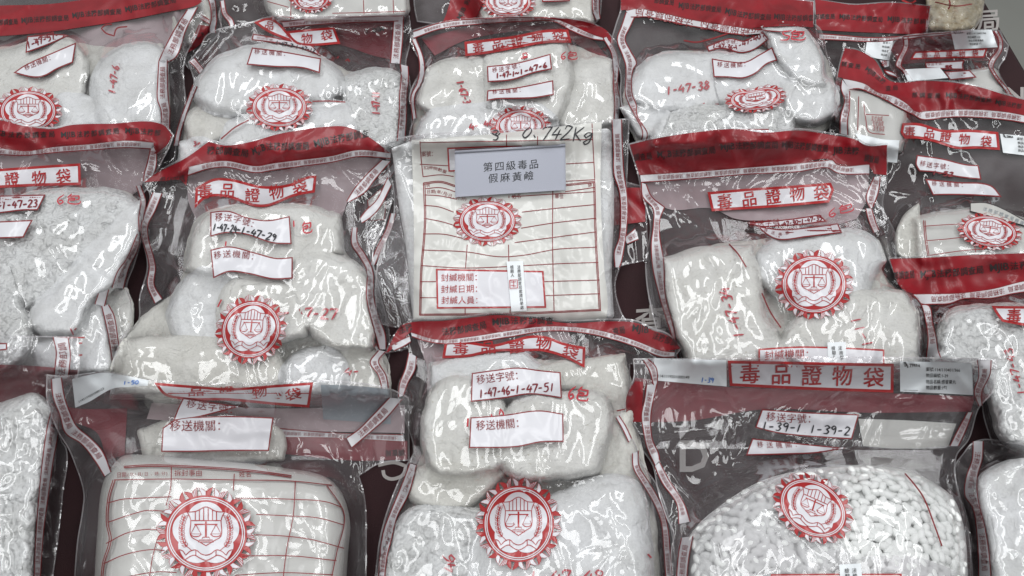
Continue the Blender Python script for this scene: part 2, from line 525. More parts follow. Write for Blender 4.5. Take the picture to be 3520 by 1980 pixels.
# ------------------------------------------------------------------ mesh builders
class Sheet:
    """flat shapes drawn in frame coordinates and laid on a height function"""
    def __init__(s, zfun):
        s.z = zfun
        s.v = []; s.f = []; s.m = []; s.mats = []; s.n = 0
    def mi(s, m):
        if m not in s.mats:
            s.mats.append(m)
        return s.mats.index(m)
    def add(s, pts, tris, m, off):
        pts = np.asarray(pts, float)
        if not len(pts):
            return
        s.v.append(np.column_stack([pts, np.full(len(pts), off)]))
        k = s.mi(m)
        for t in tris:
            s.f.append(tuple(i + s.n for i in t)); s.m.append(k)
        s.n += len(pts)
    def poly(s, pts, m, off=.0005, res=14., smoothit=True, corner=48):
        p = smooth(pts, True, res * .8, corner) if smoothit else np.asarray(pts, float)
        v, f, n = fill(p, res)
        s.add(v, f, m, off)
        return p
    def stroke(s, pts, w, m, off=.0008, closed=False, smoothit=True, step=9., taper=False):
        p = smooth(pts, closed, step, 75) if smoothit else np.asarray(pts, float)
        if closed:
            p = np.concatenate([p, p[:1]])
        if len(p) < 2:
            return
        d = np.gradient(p, axis=0)
        d /= (np.hypot(d[:, 0], d[:, 1]) + 1e-9)[:, None]
        nrm = np.stack([-d[:, 1], d[:, 0]], 1)
        ww = np.full(len(p), w / 2)
        if taper:
            t = np.linspace(0, 1, len(p))
            ww = ww * np.clip(.55 + 2.5 * np.minimum(t, 1 - t), .3, 1)
        a = p + nrm * ww[:, None]; b = p - nrm * ww[:, None]
        n = len(p)
        tri = []
        for i in range(n - 1):
            tri += [(i, i + 1, n + i + 1), (i, n + i + 1, n + i)]
        s.add(np.concatenate([a, b]), tri, m, off)
    def text(s, string, path, size, m, off=.0011, bold=.0, fit=True, hy=1.0, lean=0., up=None):
        """lettering along a base line; size in frame units, fit stretches it over the whole line"""
        P = smooth(path, False, 8., 170) if len(path) > 2 else resample(path, 8.)
        seg = np.hypot(*(P[1:] - P[:-1]).T)
        S = np.concatenate([[0], np.cumsum(seg)])
        toks = tokens_of(string)
        for t in toks:
            if t != ' ':
                glyph(t, bold)
        adv = [advance(t, bold) for t in toks]
        tot = sum(adv) * size
        ax = S[-1] / tot if fit else 1.0
        D = np.gradient(P, axis=0)
        D /= (np.hypot(D[:, 0], D[:, 1]) + 1e-9)[:, None]
        cur = 0.
        for t, a in zip(toks, adv):
            if t != ' ':
                v, f = glyph(t, .02 if t in ('MJIB', 'JIB') else bold)
                if len(v):
                    slack = (ax - 1) * size * a / 2 if ord(t[0]) >= 0x2000 and ax > 1 else 0
                    gx = min(ax, 1.0) if ord(t[0]) >= 0x2000 else min(ax, 1.15)
                    sx = cur + slack + v[:, 0] * size * gx + v[:, 1] * lean * size
                    c = np.stack([np.interp(sx, S, P[:, 0]), np.interp(sx, S, P[:, 1])], 1)
                    d = np.stack([np.interp(sx, S, D[:, 0]), np.interp(sx, S, D[:, 1])], 1)
                    ex = np.where(sx > S[-1], sx - S[-1], 0) + np.where(sx < 0, sx, 0)
                    c = c + d * ex[:, None]
                    u = np.stack([d[:, 1], -d[:, 0]], 1) if up is None else np.tile(np.asarray(up, float), (len(v), 1))
                    s.add(c + u * (v[:, 1] * size * hy)[:, None], f, m, off)
            cur += a * size * ax
        return cur
    def hand(s, string, p0, p1, h, w, m, off=.0012, jit=.04, seed=1, lean=.1):
        rnd = random.Random(seed)
        p0 = np.asarray(p0, float); p1 = np.asarray(p1, float)
        d = p1 - p0; L = np.hypot(*d); d = d / L
        u = np.array([d[1], -d[0]])
        adv = [1.0 if c == '包' else (.3 if c in ' ' else .55) for c in string]
        k = L / sum(adv)
        cur = 0
        for c, a in zip(string, adv):
            for st in HAND.get(c, []):
                pp = []
                for x, y in st:
                    x = x + rnd.uniform(-jit, jit) + lean * y; y = y + rnd.uniform(-jit, jit)
                    pp.append(p0 + d * (cur + x * k) + u * (y * h))
                s.stroke(pp, w, m, off, step=max(3., h * .09), taper=True)
            cur += a * k
    def build(s, name, parent=None, loc=None, extra=None):
        if not s.v:
            return None
        V = np.concatenate(s.v)
        z = s.z(V[:, 0], V[:, 1]) + V[:, 2]
        W = unproject(V[:, 0], V[:, 1], z)
        return mesh_obj(name, W, flip_up(W, s.f), s.mats, s.m, parent, loc)

def mesh_obj(name, W, F, mats, mi=None, parent=None, loc=None, shade=True):
    base = np.array(parent.location) if parent is not None and loc is None else (np.array(loc) if loc is not None else np.zeros(3))
    if parent is not None:
        pp = parent
        base = np.zeros(3)
        while pp is not None:
            base = base + np.array(pp.location); pp = pp.parent
    me = bpy.data.meshes.new(name)
    me.from_pydata((W - base).tolist(), [], F)
    for m in mats:
        me.materials.append(m if not isinstance(m, str) else M[m])
    if mi is not None and len(mi):
        me.polygons.foreach_set('material_index', mi)
    if shade:
        me.polygons.foreach_set('use_smooth', [True] * len(me.polygons))
    me.update()
    o = bpy.data.objects.new(name, me)
    COL.objects.link(o)
    if parent is not None:
        o.parent = parent
    else:
        o.location = base
    return o

def flip_up(W, F):
    """make the triangles face the sky"""
    F = np.array(F)
    a, b, c = W[F[:, 0]], W[F[:, 1]], W[F[:, 2]]
    n = np.cross(b - a, c - a)
    view = CAM[None, :] - (a + b + c) / 3
    bad = (n * view).sum(1) < 0
    F[bad] = F[bad][:, ::-1]
    return [tuple(int(i) for i in t) for t in F]

def tag(o, label, cat, group=None, kind=None):
    if label: o['label'] = label
    if cat: o['category'] = cat
    if group: o['group'] = group
    if kind: o['kind'] = kind
    return o

# ------------------------------------------------------------------ bags and what lies in them
KIND = {'fine': dict(R=.44, a=.0032, b=.0013), 'chunk': dict(R=.34, a=.0035, b=.0036), 'brick': dict(R=.22, a=.0026, b=.0014),
        'dull': dict(R=.42, a=.0034, b=.0013), 'brown': dict(R=.5, a=.004, b=.003), 'form': dict(R=.4, a=.0016, b=.0003)}

def packet_height(poly, B, h, kind, seed, under=None, R=None, ef=.42):
    dmax = 0
    x0, y0 = poly.min(0); x1, y1 = poly.max(0)
    gx, gy = np.meshgrid(np.linspace(x0, x1, 40), np.linspace(y0, y1, 40))
    ins = inside(poly, gx.ravel(), gy.ravel())
    if ins.any():
        dmax = pdist(poly, gx.ravel()[ins], gy.ravel()[ins]).max()
    K = KIND[kind]
    Rr = max(20., dmax * (R or K['R']))
    rnd = np.random.RandomState(seed * 3 + 1)
    big = max(x1 - x0, y1 - y0)
    cr = []
    for i in range(30):
        wd = rnd.uniform(5, 18)
        an = rnd.uniform(0, math.pi)
        cr.append((rnd.uniform(x0, x1), rnd.uniform(y0, y1), math.cos(an), math.sin(an), rnd.uniform(.15, .5) * big, wd,
                   wd * rnd.uniform(.00004, .00015) * (-1 if rnd.rand() < .62 else 1)))
    cs = {'form': .35, 'chunk': .6}.get(kind, 1.0)
    def z(px, py, d=None):
        px = np.asarray(px, float); py = np.asarray(py, float)
        if d is None:
            d = pdist(poly, px, py)
        t = np.clip(d / Rr, 0, 1)
        prof = np.sqrt(np.clip(1 - (1 - t)**2.4, 0, 1))
        e = h * ((ef + .16) * np.clip((y1 - py) / max(1, y1 - y0), 0, 1)**.7 + .10)
        n = K['a'] * fbm(px / 130. + seed * 3.7, py / 110. + seed, 2) + K['b'] * 1.6 * fbm(px / 34. + seed, py / 31., 3)
        if kind in ('brick', 'dull', 'fine'):
            n = n + (.0030 if kind == 'brick' else .0022) * (np.abs(vnoise(px / 95. + seed * 1.7, py / 80. + seed)) * 2 - .5)
        if kind == 'chunk':
            n = n + .0042 * worley(px / 46. + seed, py / 40.) + .0020 * worley(px / 20. + seed, py / 17.)
        wob = 9 * fbm(px / 70. + seed, py / 70., 2)
        for cx, cy_, c, sn, L, wd, am in cr:
            dx = px - cx; dy = py - cy_
            n = n + cs * am * np.clip(1 - ((dx * c + dy * sn) / L)**2, 0, 1) * np.exp(-((-dx * sn + dy * c + wob) / wd)**2)
        zz = gsample(B, px, py) + .002 + e + (h - e) * prof * (1 + 0) + n * np.clip(.25 + t, 0, 1) + .002
        if under is not None:
            zz = np.maximum(zz, gsample(under, px, py) + .0025)
        return zz
    return z

_WX = _rng.rand(64, 64); _WY = _rng.rand(64, 64); _WH = _rng.rand(64, 64)
def worley(x, y):
    """height of rounded crumbs, each with its own size"""
    xi = np.floor(x).astype(int); yi = np.floor(y).astype(int)
    best = np.zeros(np.shape(x))
    for i in (-1, 0, 1):
        for j in (-1, 0, 1):
            a = (xi + i) & 63; b = (yi + j) & 63
            d2 = (x - xi - i - _WX[a, b])**2 + (y - yi - j - _WY[a, b])**2
            r = .45 + .5 * _WH[a, b]
            best = np.maximum(best, np.sqrt(np.clip(1 - d2 / r**2, 0, 1)) * r)
    return best - .5

class Bag:
    def __init__(s, label, outline, seed=1, packets=(), lift=None, folds=60, group='clear evidence bags laid out on the table',
                 fold_amp=1.0, edge=42., show_back=True, haze='film', base_sig=46., under=None):
        global TOPZ
        s.seed = seed
        s.ol = smooth(outline, True, 12., 48)
        x0, y0 = s.ol.min(0); x1, y1 = s.ol.max(0)
        near = (MX > x0 - 40) & (MX < x1 + 40) & (MY > y0 - 40) & (MY < y1 + 40)
        d = np.full(MX.shape, 1e9); ins = np.zeros(MX.shape, bool)
        d[near] = pdist(s.ol, MX[near], MY[near]); ins[near] = inside(s.ol, MX[near], MY[near])
        m2 = ins | (d < 2.2 * GS)
        w = blur(m2.astype(float), base_sig) + 1e-6
        Zm = np.where(m2, TOPZ, 0)
        B = np.maximum(blur(Zm, base_sig) / w, Zm)
        B = np.maximum(blur(B * m2, 24) / (blur(m2.astype(float), 24) + 1e-6), Zm)
        B = np.maximum(B, blur(np.where(m2, B, 0), 12) / (blur(m2.astype(float), 12) + 1e-6)) + .0012
        L = np.zeros_like(MX) if lift is None else lift(MX, MY)
        s.B = B
        s.Bk = B + L
        s.root = bpy.data.objects.new('evidence_bag', None)
        s.root.empty_display_size = .03
        c = s.ol.mean(0)
        s.root.location = unproject([c[0]], [c[1]], [float(gsample(B, [c[0]], [c[1]])[0])])[0]
        COL.objects.link(s.root)
        tag(s.root, label, 'evidence bag', group)
        # contents
        Pz = np.full(MX.shape, -1.)
        s.packets = []
        if under:
            packets = [(under[0], q(under[1], under[2]), under[3], 'dull')] + list(packets)
        for k, p in enumerate(packets):
            lab, pol, h, kind = p[:4]
            opt = p[4] if len(p) > 4 else {}
            po = smooth(pol, True, 12., opt.get('corner', 60))
            po = inset(po, -opt.get('grow', 12))
            po = smooth(po[::2], True, 12., 89)
            if opt.get('wob', 1):
                nn = np.gradient(po, axis=0); nn /= (np.hypot(nn[:, 0], nn[:, 1]) + 1e-9)[:, None]
                po = po + np.stack([-nn[:, 1], nn[:, 0]], 1) * (7 * fbm(po[:, 0] / 40. + k, po[:, 1] / 40., 3))[:, None]
            zf = packet_height(po, s.B, h, kind, seed * 7 + k, Pz.copy(), opt.get('R'), opt.get('ef', .42))
            a0, b0 = po.min(0); a1, b1 = po.max(0)
            nr = (MX >= a0) & (MX <= a1) & (MY >= b0) & (MY <= b1)
            ii = np.zeros(MX.shape, bool); ii[nr] = inside(po, MX[nr], MY[nr])
            if ii.any():
                Pz[ii] = np.maximum(Pz[ii], zf(MX[ii], MY[ii]))
            o = None
            if not opt.get('hidden'):
                o = s.make_packet(lab, po, zf, kind, opt)
            if not (under and k == 0):
                s.packets.append((o, zf))
        # film over everything
        E = np.maximum(B + .003, Pz)
        Em = np.where(m2, E, 0)
        wb = blur(m2.astype(float), 34) + 1e-6
        F = np.maximum(blur(Em, 34) / wb, E)
        F = np.maximum(blur(np.where(m2, F, 0), 20) / (blur(m2.astype(float), 20) + 1e-6), Pz + .0016)
        e = np.clip(d / edge, 0, 1); e = e * e * (3 - 2 * e)
        F = np.maximum(B + .0025 + (F - B - .0025) * e, Pz + .0016)
        # air caught in the bag makes the loose film billow
        air = .0085 * np.clip(d / 120, 0, 1) * (fbm(MX / 210. + seed * 5.1, MY / 190. + seed, 2) + .35)
        F = F + np.clip(air, 0, .02) + L
        F = np.maximum(blur(np.where(m2, F, 0), 14) / (blur(m2.astype(float), 14) + 1e-6) + .0004, Pz + L + .0009)
        F = np.maximum(F, s.Bk + .0015)
        s.F = F
        s.loose = 1 + 1.1 * np.clip(1 - blur((Pz > 0).astype(float), 30) * 1.6, 0, 1)
        rnd = np.random.RandomState(seed * 13 + 5)
        s.fold = []
        W_, H_ = x1 - x0, y1 - y0
        for i in range(int(folds * 1.35)):
            a = rnd.uniform(0, math.pi)
            s.fold.append((rnd.uniform(x0, x1), rnd.uniform(y0, y1), math.cos(a), math.sin(a), rnd.uniform(50, 260),
                           0, 0))
            wd = rnd.uniform(7, 24)
            s.fold[-1] = s.fold[-1][:5] + (wd, wd * rnd.uniform(.00003, .00013) * fold_amp,)
        Wr = s.foldz(MX[ins], MY[ins])
        T = TOPZ.copy()
        T[ins] = np.maximum(T[ins], F[ins] + Wr + .0014)
        TOPZ = T
        s.film = haze
        v, f, n = fill(s.ol, 8.)
        Wv = unproject(v[:, 0], v[:, 1], s.z(v[:, 0], v[:, 1]))
        mesh_obj('front_film', Wv, flip_up(Wv, f), [M[haze]], None, s.root)
        if show_back:
            v, f, n = fill(s.ol, 26)
            Wv = unproject(v[:, 0], v[:, 1], gsample(s.Bk, v[:, 0], v[:, 1]))
            mesh_obj('back_film', Wv, flip_up(Wv, f), [M['film']], None, s.root)
        sh = s.sheet()
        inn = inset(s.ol, 2.0)
        sh.stroke(s.ol, 4.5, M['seam'], .0004, closed=True, smoothit=False)
        sh.build('sealed_edge', s.root)

    def foldz(s, px, py):
        r = np.zeros(np.shape(px))
        wob = 10 * fbm(np.asarray(px) / 90., np.asarray(py) / 90., 2)
        for cx, cy_, c, sn, L, w, a in s.fold:
            dx = px - cx; dy = py - cy_
            par = dx * c + dy * sn
            per = -dx * sn + dy * c + wob
            k = np.clip(1 - (par / L)**2, 0, 1)
            r = r + a * k * np.exp(-(per / w)**2)
        return r * gsample(s.loose, px, py)
    def z(s, px, py):
        return gsample(s.F, px, py) + s.foldz(np.asarray(px, float), np.asarray(py, float))
    def zprint(s, px, py):
        return s.z(px, py) + .0003
    def zback(s, px, py):
        return gsample(s.Bk, px, py) + .0006
    def sheet(s):
        return Sheet(s.zprint)
    def back(s):
        return Sheet(s.zback)

    def make_packet(s, lab, po, zf, kind, opt):
        v, f, n = fill(po, opt.get('res', 8.5))
        d = pdist(po, v[:, 0], v[:, 1]); d[:n] = 0
        W = unproject(v[:, 0], v[:, 1], zf(v[:, 0], v[:, 1], d))
        W[:, 2] -= opt.get('sink', 0)
        f = flip_up(W, f)
        nv = len(W)
        zb = np.minimum(gsample(s.B, v[:, 0], v[:, 1]) + .0012, W[:, 2] - .0004)
        under = unproject(v[:, 0], v[:, 1], zb)
        W2 = np.concatenate([W, under])
        f2 = list(f) + [tuple(nv + i for i in t[::-1]) for t in f]
        for i in range(n):
            j = (i + 1) % n
            f2.append((i, j, nv + j, nv + i))
        c = under.mean(0); c[2] = under[:, 2].min()
        name = opt.get('name', 'powder_packet')
        o = mesh_obj(name, W2, f2, [M[opt.get('mat', kind if kind != 'form' else 'form')]], None, None, loc=c)
        tag(o, lab, opt.get('cat', 'powder packet'), opt.get('group', 'white powder packets in the evidence bags'))
        return o

    # ---------------- printed parts
    def band(s, crop, poly, text=None, path=None, size=40, back=False, bold=.012):
        sh = s.back() if back else s.sheet()
        sh.poly(q(crop, poly), M['bandback' if back else 'band'], .0005, 9)
        if text:
            for t, p in zip(text, path):
                sh.text(t, q(crop, p), size * sc(crop), M['black'], .0010, bold)
        return sh.build('seal_band', s.root)
    def tape(s, crop, left, right, flip=True, txt=True, back=False, sh=None, k=.62):
        own = sh is None
        if own:
            sh = s.back() if back else s.sheet()
        l = smooth(q(crop, left), False, 10., 70); r = smooth(q(crop, right), False, 10., 70)
        sh.poly(np.concatenate([l, r[::-1]]), M['tape'], .0006, 11, smoothit=False)
        sh.stroke(l, 3.4, M['line'], .0011, smoothit=False); sh.stroke(r, 3.4, M['line'], .0011, smoothit=False)
        if txt:
            n = 60
            def rs(p):
                sg = np.hypot(*(p[1:] - p[:-1]).T); S = np.concatenate([[0], np.cumsum(sg)])
                t = np.linspace(0, S[-1], n)
                return np.stack([np.interp(t, S, p[:, 0]), np.interp(t, S, p[:, 1])], 1)
            a, b = rs(l), rs(r)
            wd = np.median(np.hypot(*(a - b).T))
            size = wd * k
            c = (a + b) / 2
            ker = np.ones(5) / 5
            c = np.stack([np.convolve(np.pad(c[:, i], 2, mode='edge'), ker, 'valid') for i in (0, 1)], 1)
            if flip:
                c = c[::-1]
            D = np.gradient(c, axis=0); D /= (np.hypot(D[:, 0], D[:, 1]) + 1e-9)[:, None]
            U = np.stack([D[:, 1], -D[:, 0]], 1)
            c = c - U * size * .36
            L = np.hypot(*(c[1:] - c[:-1]).T).sum()
            unit = 6.6 * size * .95
            cnt = max(1, int(L / unit))
            word = '法務部調查局'
            st = (L - cnt * unit) / 2
            if L < unit:
                word = word[:max(1, int(L / size))]
                st = 0; unit = L
            sg = np.hypot(*(c[1:] - c[:-1]).T); S = np.concatenate([[0], np.cumsum(sg)])
            for i in range(cnt):
                t = np.linspace(st + i * unit + .1 * size, st + (i + 1) * unit - .5 * size, 14)
                pth = np.stack([np.interp(t, S, c[:, 0]), np.interp(t, S, c[:, 1])], 1)
                sh.text(word, pth, size, M['line'], .0013, .0, True)
        if own:
            sh.build('border_tape', s.root)
    def tapes(s, items, back=False):
        for it in items:
            crop, l, r = it[:3]
            s.tape(crop, l, r, it[3] if len(it) > 3 else True, it[4] if len(it) > 4 else True, back=back)
    def label(s, name, crop, poly, border=4.2, bmat='line', wmat='white', texts=(), hands=(), strokes=(), back=False, off=0., parent=None):
        sh = s.back() if back else s.sheet()
        p = smooth(q(crop, poly), True, 8., 48)
        k = sc(crop)
        if border:
            v, f, n = fill(p, 8); sh.add(v, f, M[bmat], .0005 + off)
            p2 = inset(p, border)
        else:
            p2 = p
        v, f, n = fill(p2, 8); sh.add(v, f, M[wmat], .0008 + off)
        for t in texts:
            txt, path, size = t[:3]
            kw = dict(t[3]) if len(t) > 3 else {}
            mm = M[kw.pop('m', 'line')]
            sh.text(txt, q(crop, path), size * k, mm, .0014 + off, **kw)
        for h in hands:
            txt, path, hh, mm = h[:4]
            pp = q(crop, path)
            if len(pp) == 2:
                sh.hand(txt, pp[0], pp[1], hh * k, h[4] if len(h) > 4 else 5., M[mm], .0017 + off, seed=len(txt))
            else:
                n = len(pp) - 1
                cut = [round(i * len(txt) / n) for i in range(n + 1)]
                for i in range(n):
                    sh.hand(txt[cut[i]:cut[i + 1]], pp[i], pp[i + 1], hh * k, h[4] if len(h) > 4 else 5., M[mm], .0017 + off, seed=len(txt) + i)
        for st in strokes:
            sh.stroke(q(crop, st[0]), st[1], M[st[2]], .0014 + off)
        return sh.build(name, parent or s.root)
    def title(s, crop, poly, centers, size, chars='毒品證物袋', border=9., rot=0., hy=1., bold=.012):
        sh = s.sheet()
        p = smooth(q(crop, poly), True, 8., 40)
        v, f, n = fill(p, 8); sh.add(v, f, M['red'], .0005)
        v, f, n = fill(inset(p, border), 8); sh.add(v, f, M['white'], .0008)
        C = q(crop, centers)
        k = size * sc(crop)
        for i, ch in enumerate(chars):
            a = C[max(0, i - 1)]; b = C[min(len(C) - 1, i + 1)]
            d = (b - a) / (np.hypot(*(b - a)) + 1e-9) if len(C) > 1 else np.array([math.cos(rot), math.sin(rot)])
            u = np.array([d[1], -d[0]])
            o = C[i] - d * k * .5 - u * k * hy * .36
            sh.text(ch, np.array([o, o + d * k]), k, M['red'], .0016, bold, True, hy)
        return sh.build('title_label', s.root)
    def emblem(s, crop, cx, cy_, rx, ry, rot=0., shear=0., bend=None, off=0., back=False):
        k = sc(crop); c0 = q(crop, '%f,%f' % (cx, cy_))[0]
        cr, sr = math.cos(math.radians(rot)), math.sin(math.radians(rot))
        def mp(P):
            P = np.asarray(P, float)
            x = P[:, 0] * rx * k + shear * P[:, 1] * rx * k; y = -P[:, 1] * ry * k
            if bend is not None:
                y = y + bend(P[:, 0], P[:, 1]) * ry * k
            return np.stack([c0[0] + x * cr - y * sr, c0[1] + x * sr + y * cr], 1)
        sh = s.back() if back else s.sheet()
        avg = (rx + ry) / 2 * k
        def pol(a, r):
            a = math.radians(a); return (r * math.sin(a), r * math.cos(a))
        def area(P, m, o):
            v, f, n = fill(np.asarray(P, float), .06); sh.add(mp(v), f, M[m], o + off)
        def line(P, w, o=.0019, closed=False, m='red', sm=True):
            p = smooth(np.asarray(P, float), closed, .05, 60) if sm else np.asarray(P, float)
            if closed:
                p = np.concatenate([p, p[:1]])
            sh.stroke(mp(p), w * avg, M[m], o + off, False, False)
        for i in range(20):
            a = i * 18.
            lft = [pol(a - 5.2, .80), pol(a - 8.3, .985), pol(a - 3.5, .945), pol(a, .89), pol(a, .80)]
            rgt = [pol(a, .80), pol(a, .89), pol(a + 3.2, .945), pol(a + 8.0, 1.0), pol(a + 5.2, .80)]
            area(lft, 'white' if i % 4 != 3 else 'red', .0006); area(rgt, 'red' if i % 2 == 0 else 'white', .0006)
            line(lft, .010, .0010, True, sm=False); line(rgt, .010, .0010, True, sm=False)
            if i % 2:
                for t in (2.2, 4.2, 6.2):
                    line([pol(a + t * .75, .8), pol(a + t * 1.2, .93 + .007 * t)], .012, .0010, sm=False)
        def disc(r):
            return [pol(t, r) for t in np.arange(0, 360, 4.5)]
        area(disc(.815), 'red', .0010); area(disc(.775), 'white', .0013); area(disc(.752), 'red', .0016)
        area(disc(.735), 'white', .0019); area(disc(.712), 'red', .0022)
        bl = []
        for t in np.arange(0, 360, 3.):
            ph = math.radians((t + 36) % 72 - 36)
            bl.append(pol(t, .31 * math.cos(ph) + math.sqrt(.365**2 - (.31 * math.sin(ph))**2)))
        area(bl, 'white', .0026)
        o = .0031
        w = .017
        line([(-.37, .46), (-.2, .475), (0, .57), (.2, .475), (.37, .46), (.32, .36), (.30, .28), (-.30, .28), (-.32, .36)], w, o, True)
        for x in (-.21, -.13, -.045, .045, .13, .21):
            line([(x, .285), (x, .47 + .09 * max(0, 1 - abs(x) / .22))], w, o)
        line([(-.30, .28), (-.29, -.06), (-.17, -.14), (0, -.25), (.17, -.14), (.29, -.06), (.30, .28)], w, o)
        line([(-.23, .20), (.23, .20)], w * 1.3, o); line([(0, .26), (0, -.07)], w * 2.2, o)
        for sg in (-1, 1):
            line([(sg * .2, .2), (sg * .30, .0), (sg * .10, .0)], w * .9, o, True, sm=False)
            line([(sg * .31, .0), (sg * .26, -.05), (sg * .14, -.05), (sg * .09, .0)], w * 1.1, o)
            st = smooth(np.array([(sg * .27, -.36), (sg * .43, -.2), (sg * .48, .05), (sg * .45, .28), (sg * .42, .36)]), False, .03)
            line(st, w * .8, o, sm=False)
            L = len(st)
            for j in range(9):
                i = int(L * (.2 + .78 * j / 8.)); i = min(L - 2, i)
                p = st[i]; d = st[i + 1] - st[i]; d = d / (np.hypot(*d) + 1e-9); nn = np.array([-d[1], d[0]])
                for e in (-1, 1):
                    b = p + nn * e * .008
                    tip = p + d * .085 + nn * e * .055; mid1 = p + d * .05 + nn * e * .012; mid2 = p + d * .03 + nn * e * .052
                    line([b, mid1, tip, mid2], .012, o, True, sm=False)
        line([(-.06, -.07), (.06, -.07), (.09, -.13), (-.09, -.13)], w, o, True, sm=False)
        line([(-.13, -.13), (.13, -.13), (.15, -.17), (-.15, -.17)], w, o, True, sm=False)
        up = [(-.53, -.33), (-.46, -.36), (-.40, -.45), (-.3, -.36), (-.2, -.34), (-.1, -.42), (0, -.45), (.1, -.42), (.2, -.34), (.3, -.36), (.40, -.45), (.46, -.36), (.53, -.33)]
        lo = [(.50, -.42), (.42, -.55), (.3, -.47), (.22, -.45), (.14, -.5), (0, -.56), (-.14, -.5), (-.22, -.45), (-.3, -.47), (-.42, -.55), (-.50, -.42)]
        line(up + lo, w, o, True)
        line([(-.2, -.34), (-.2, -.46)], w, o); line([(.2, -.34), (.2, -.46)], w, o)
        return sh.build('emblem', s.root)
    def writing(s, i, crop, string, p0, p1, h, m='penred', w=5.5, off=.0020, name='handwriting', lean=.1):
        """marker writing on packet number i of the bag"""
        o, zf = s.packets[i]
        sh = Sheet(lambda x, y: zf(x, y))
        a = q(crop, p0)[0]; b = q(crop, p1)[0]
        sh.hand(string, a, b, h * sc(crop), w, M[m], off, seed=len(string) + i, lean=lean)
        return sh.build(name, o)
    def marks(s, name, hands=(), strokes=(), off=.0006):
        sh = s.sheet()
        for crop, string, p0, p1, h, m, w in hands:
            sh.hand(string, q(crop, p0)[0], q(crop, p1)[0], h * sc(crop), w, M[m], off, seed=len(string))
        for crop, pts, w, m in strokes:
            sh.stroke(q(crop, pts), w, M[m], off)
        return sh.build(name, s.root)
    def sticker(s, crop, poly, texts=(), hands=(), zebra=None, mat_='sticker', back=False, off=.0006):
        sh = s.back() if back else s.sheet()
        p = smooth(q(crop, poly), True, 8., 40)
        k = sc(crop)
        v, f, n = fill(p, 8); sh.add(v, f, M[mat_], off)
        for txt, path, size in texts:
            sh.text(txt, q(crop, path), size * k, M['black'], off + .0007, .004)
        if zebra:
            path, size = zebra
            P = q(crop, path)
            sh.text('ZEBRA', P, size * k, M['black'], off + .0007, .03)
            d = (P[1] - P[0]) / np.hypot(*(P[1] - P[0])); u = np.array([d[1], -d[0]]); g = size * k
            for j in range(4):          # striped horse-head mark left of the word
                a = P[0] - d * g * (1.25 - .08 * j) + u * g * (.95 - .27 * j)
                sh.stroke([a, a + d * g * .35 + u * g * .12, a + d * g * (.62 + .1 * j) - u * g * .15], g * .16, M['black'], off + .0007)
            sh.stroke([P[0] - d * g * .55 - u * g * .05, P[0] - d * g * .25 - u * g * .02], g * .2, M['black'], off + .0007)
        for txt, a, b, hh, mm in hands:
            sh.hand(txt, q(crop, a)[0], q(crop, b)[0], hh * k, 3.6, M[mm], off + .0008, seed=5)
        return sh.build('barcode_sticker', s.root)
    def form_lines(s, sh, crop, lines, off=.0013, w=2.8):
        for l in lines:
            sh.stroke(q(crop, l), w, M['line'], off)

# ------------------------------------------------------------------ setting: floor, table, cloth
def plain(name, col, rough, var=.0, scale=20., bump=.0, bscale=400.):
    m, nt, out = mat(name)
    p = node(nt, 'ShaderNodeBsdfPrincipled', Roughness=rough)
    n = node(nt, 'ShaderNodeTexNoise', Scale=scale, Detail=5.0)
    nt.links.new(wpos(nt), n.inputs['Vector'])
    r = node(nt, 'ShaderNodeValToRGB')
    r.color_ramp.elements[0].position = .3; r.color_ramp.elements[1].position = .7
    r.color_ramp.elements[0].color = (*[c * (1 - var) for c in col], 1)
    r.color_ramp.elements[1].color = (*[c * (1 + var) for c in col], 1)
    nt.links.new(n.outputs['Fac'], r.inputs[0]); nt.links.new(r.outputs[0], p.inputs['Base Color'])
    if bump:
        b = node(nt, 'ShaderNodeTexNoise', Scale=bscale, Detail=3.0)
        nt.links.new(wpos(nt), b.inputs['Vector'])
        bp = node(nt, 'ShaderNodeBump', Strength=bump, Distance=.002)
        nt.links.new(b.outputs['Fac'], bp.inputs['Height']); nt.links.new(bp.outputs[0], p.inputs['Normal'])
    nt.links.new(p.outputs[0], out.inputs[0])
    return m
M['cloth'] = plain('maroon_tablecloth', (.019, .0028, .0045), .9, .15, 12, .5, 900)
M['letter'] = plain('white_cloth_print', (.32, .30, .29), .8, .05, 30, .4, 900)
M['floor'] = plain('grey_floor', (.26, .265, .245), .45, .04, 3, .1, 60)
M['wood'] = plain('table_board', (.20, .15, .10), .6, .2, 8)

fl = mesh_obj('floor', np.array([[-6, -4, -.75], [6, -4, -.75], [6, 8, -.75], [-6, 8, -.75]], float), [(0, 1, 2, 3)], [M['floor']])
fl['kind'] = 'structure'

e0, e1 = unproject([3386, 3520], [8, 238], [0, 0])
slope = (e1[0] - e0[0]) / (e1[1] - e0[1])
def edge_x(y, off=0.):
    return e0[0] + slope * (y - e0[1]) + off
YN, YF, XL = -.62, 1.15, -1.15
def slab(z0, z1, off):
    c = [(XL - off, YN - off), (edge_x(YN - off, off), YN - off), (edge_x(YF + off, off), YF + off), (XL - off, YF + off)]
    W = np.array([(x, y, z0) for x, y in c] + [(x, y, z1) for x, y in c])
    F = [(0, 3, 2, 1), (4, 5, 6, 7)] + [(i, (i + 1) % 4, 4 + (i + 1) % 4, 4 + i) for i in range(4)]
    return W, F
tbl = bpy.data.objects.new('table', None); COL.objects.link(tbl); tbl.location = (0, .2, -.75)
tag(tbl, 'display table hidden under a dark maroon cloth', 'table')
W, F = slab(-.035, -.004, -.004)
mesh_obj('table_top', W, F, [M['wood']], None, tbl, shade=False)
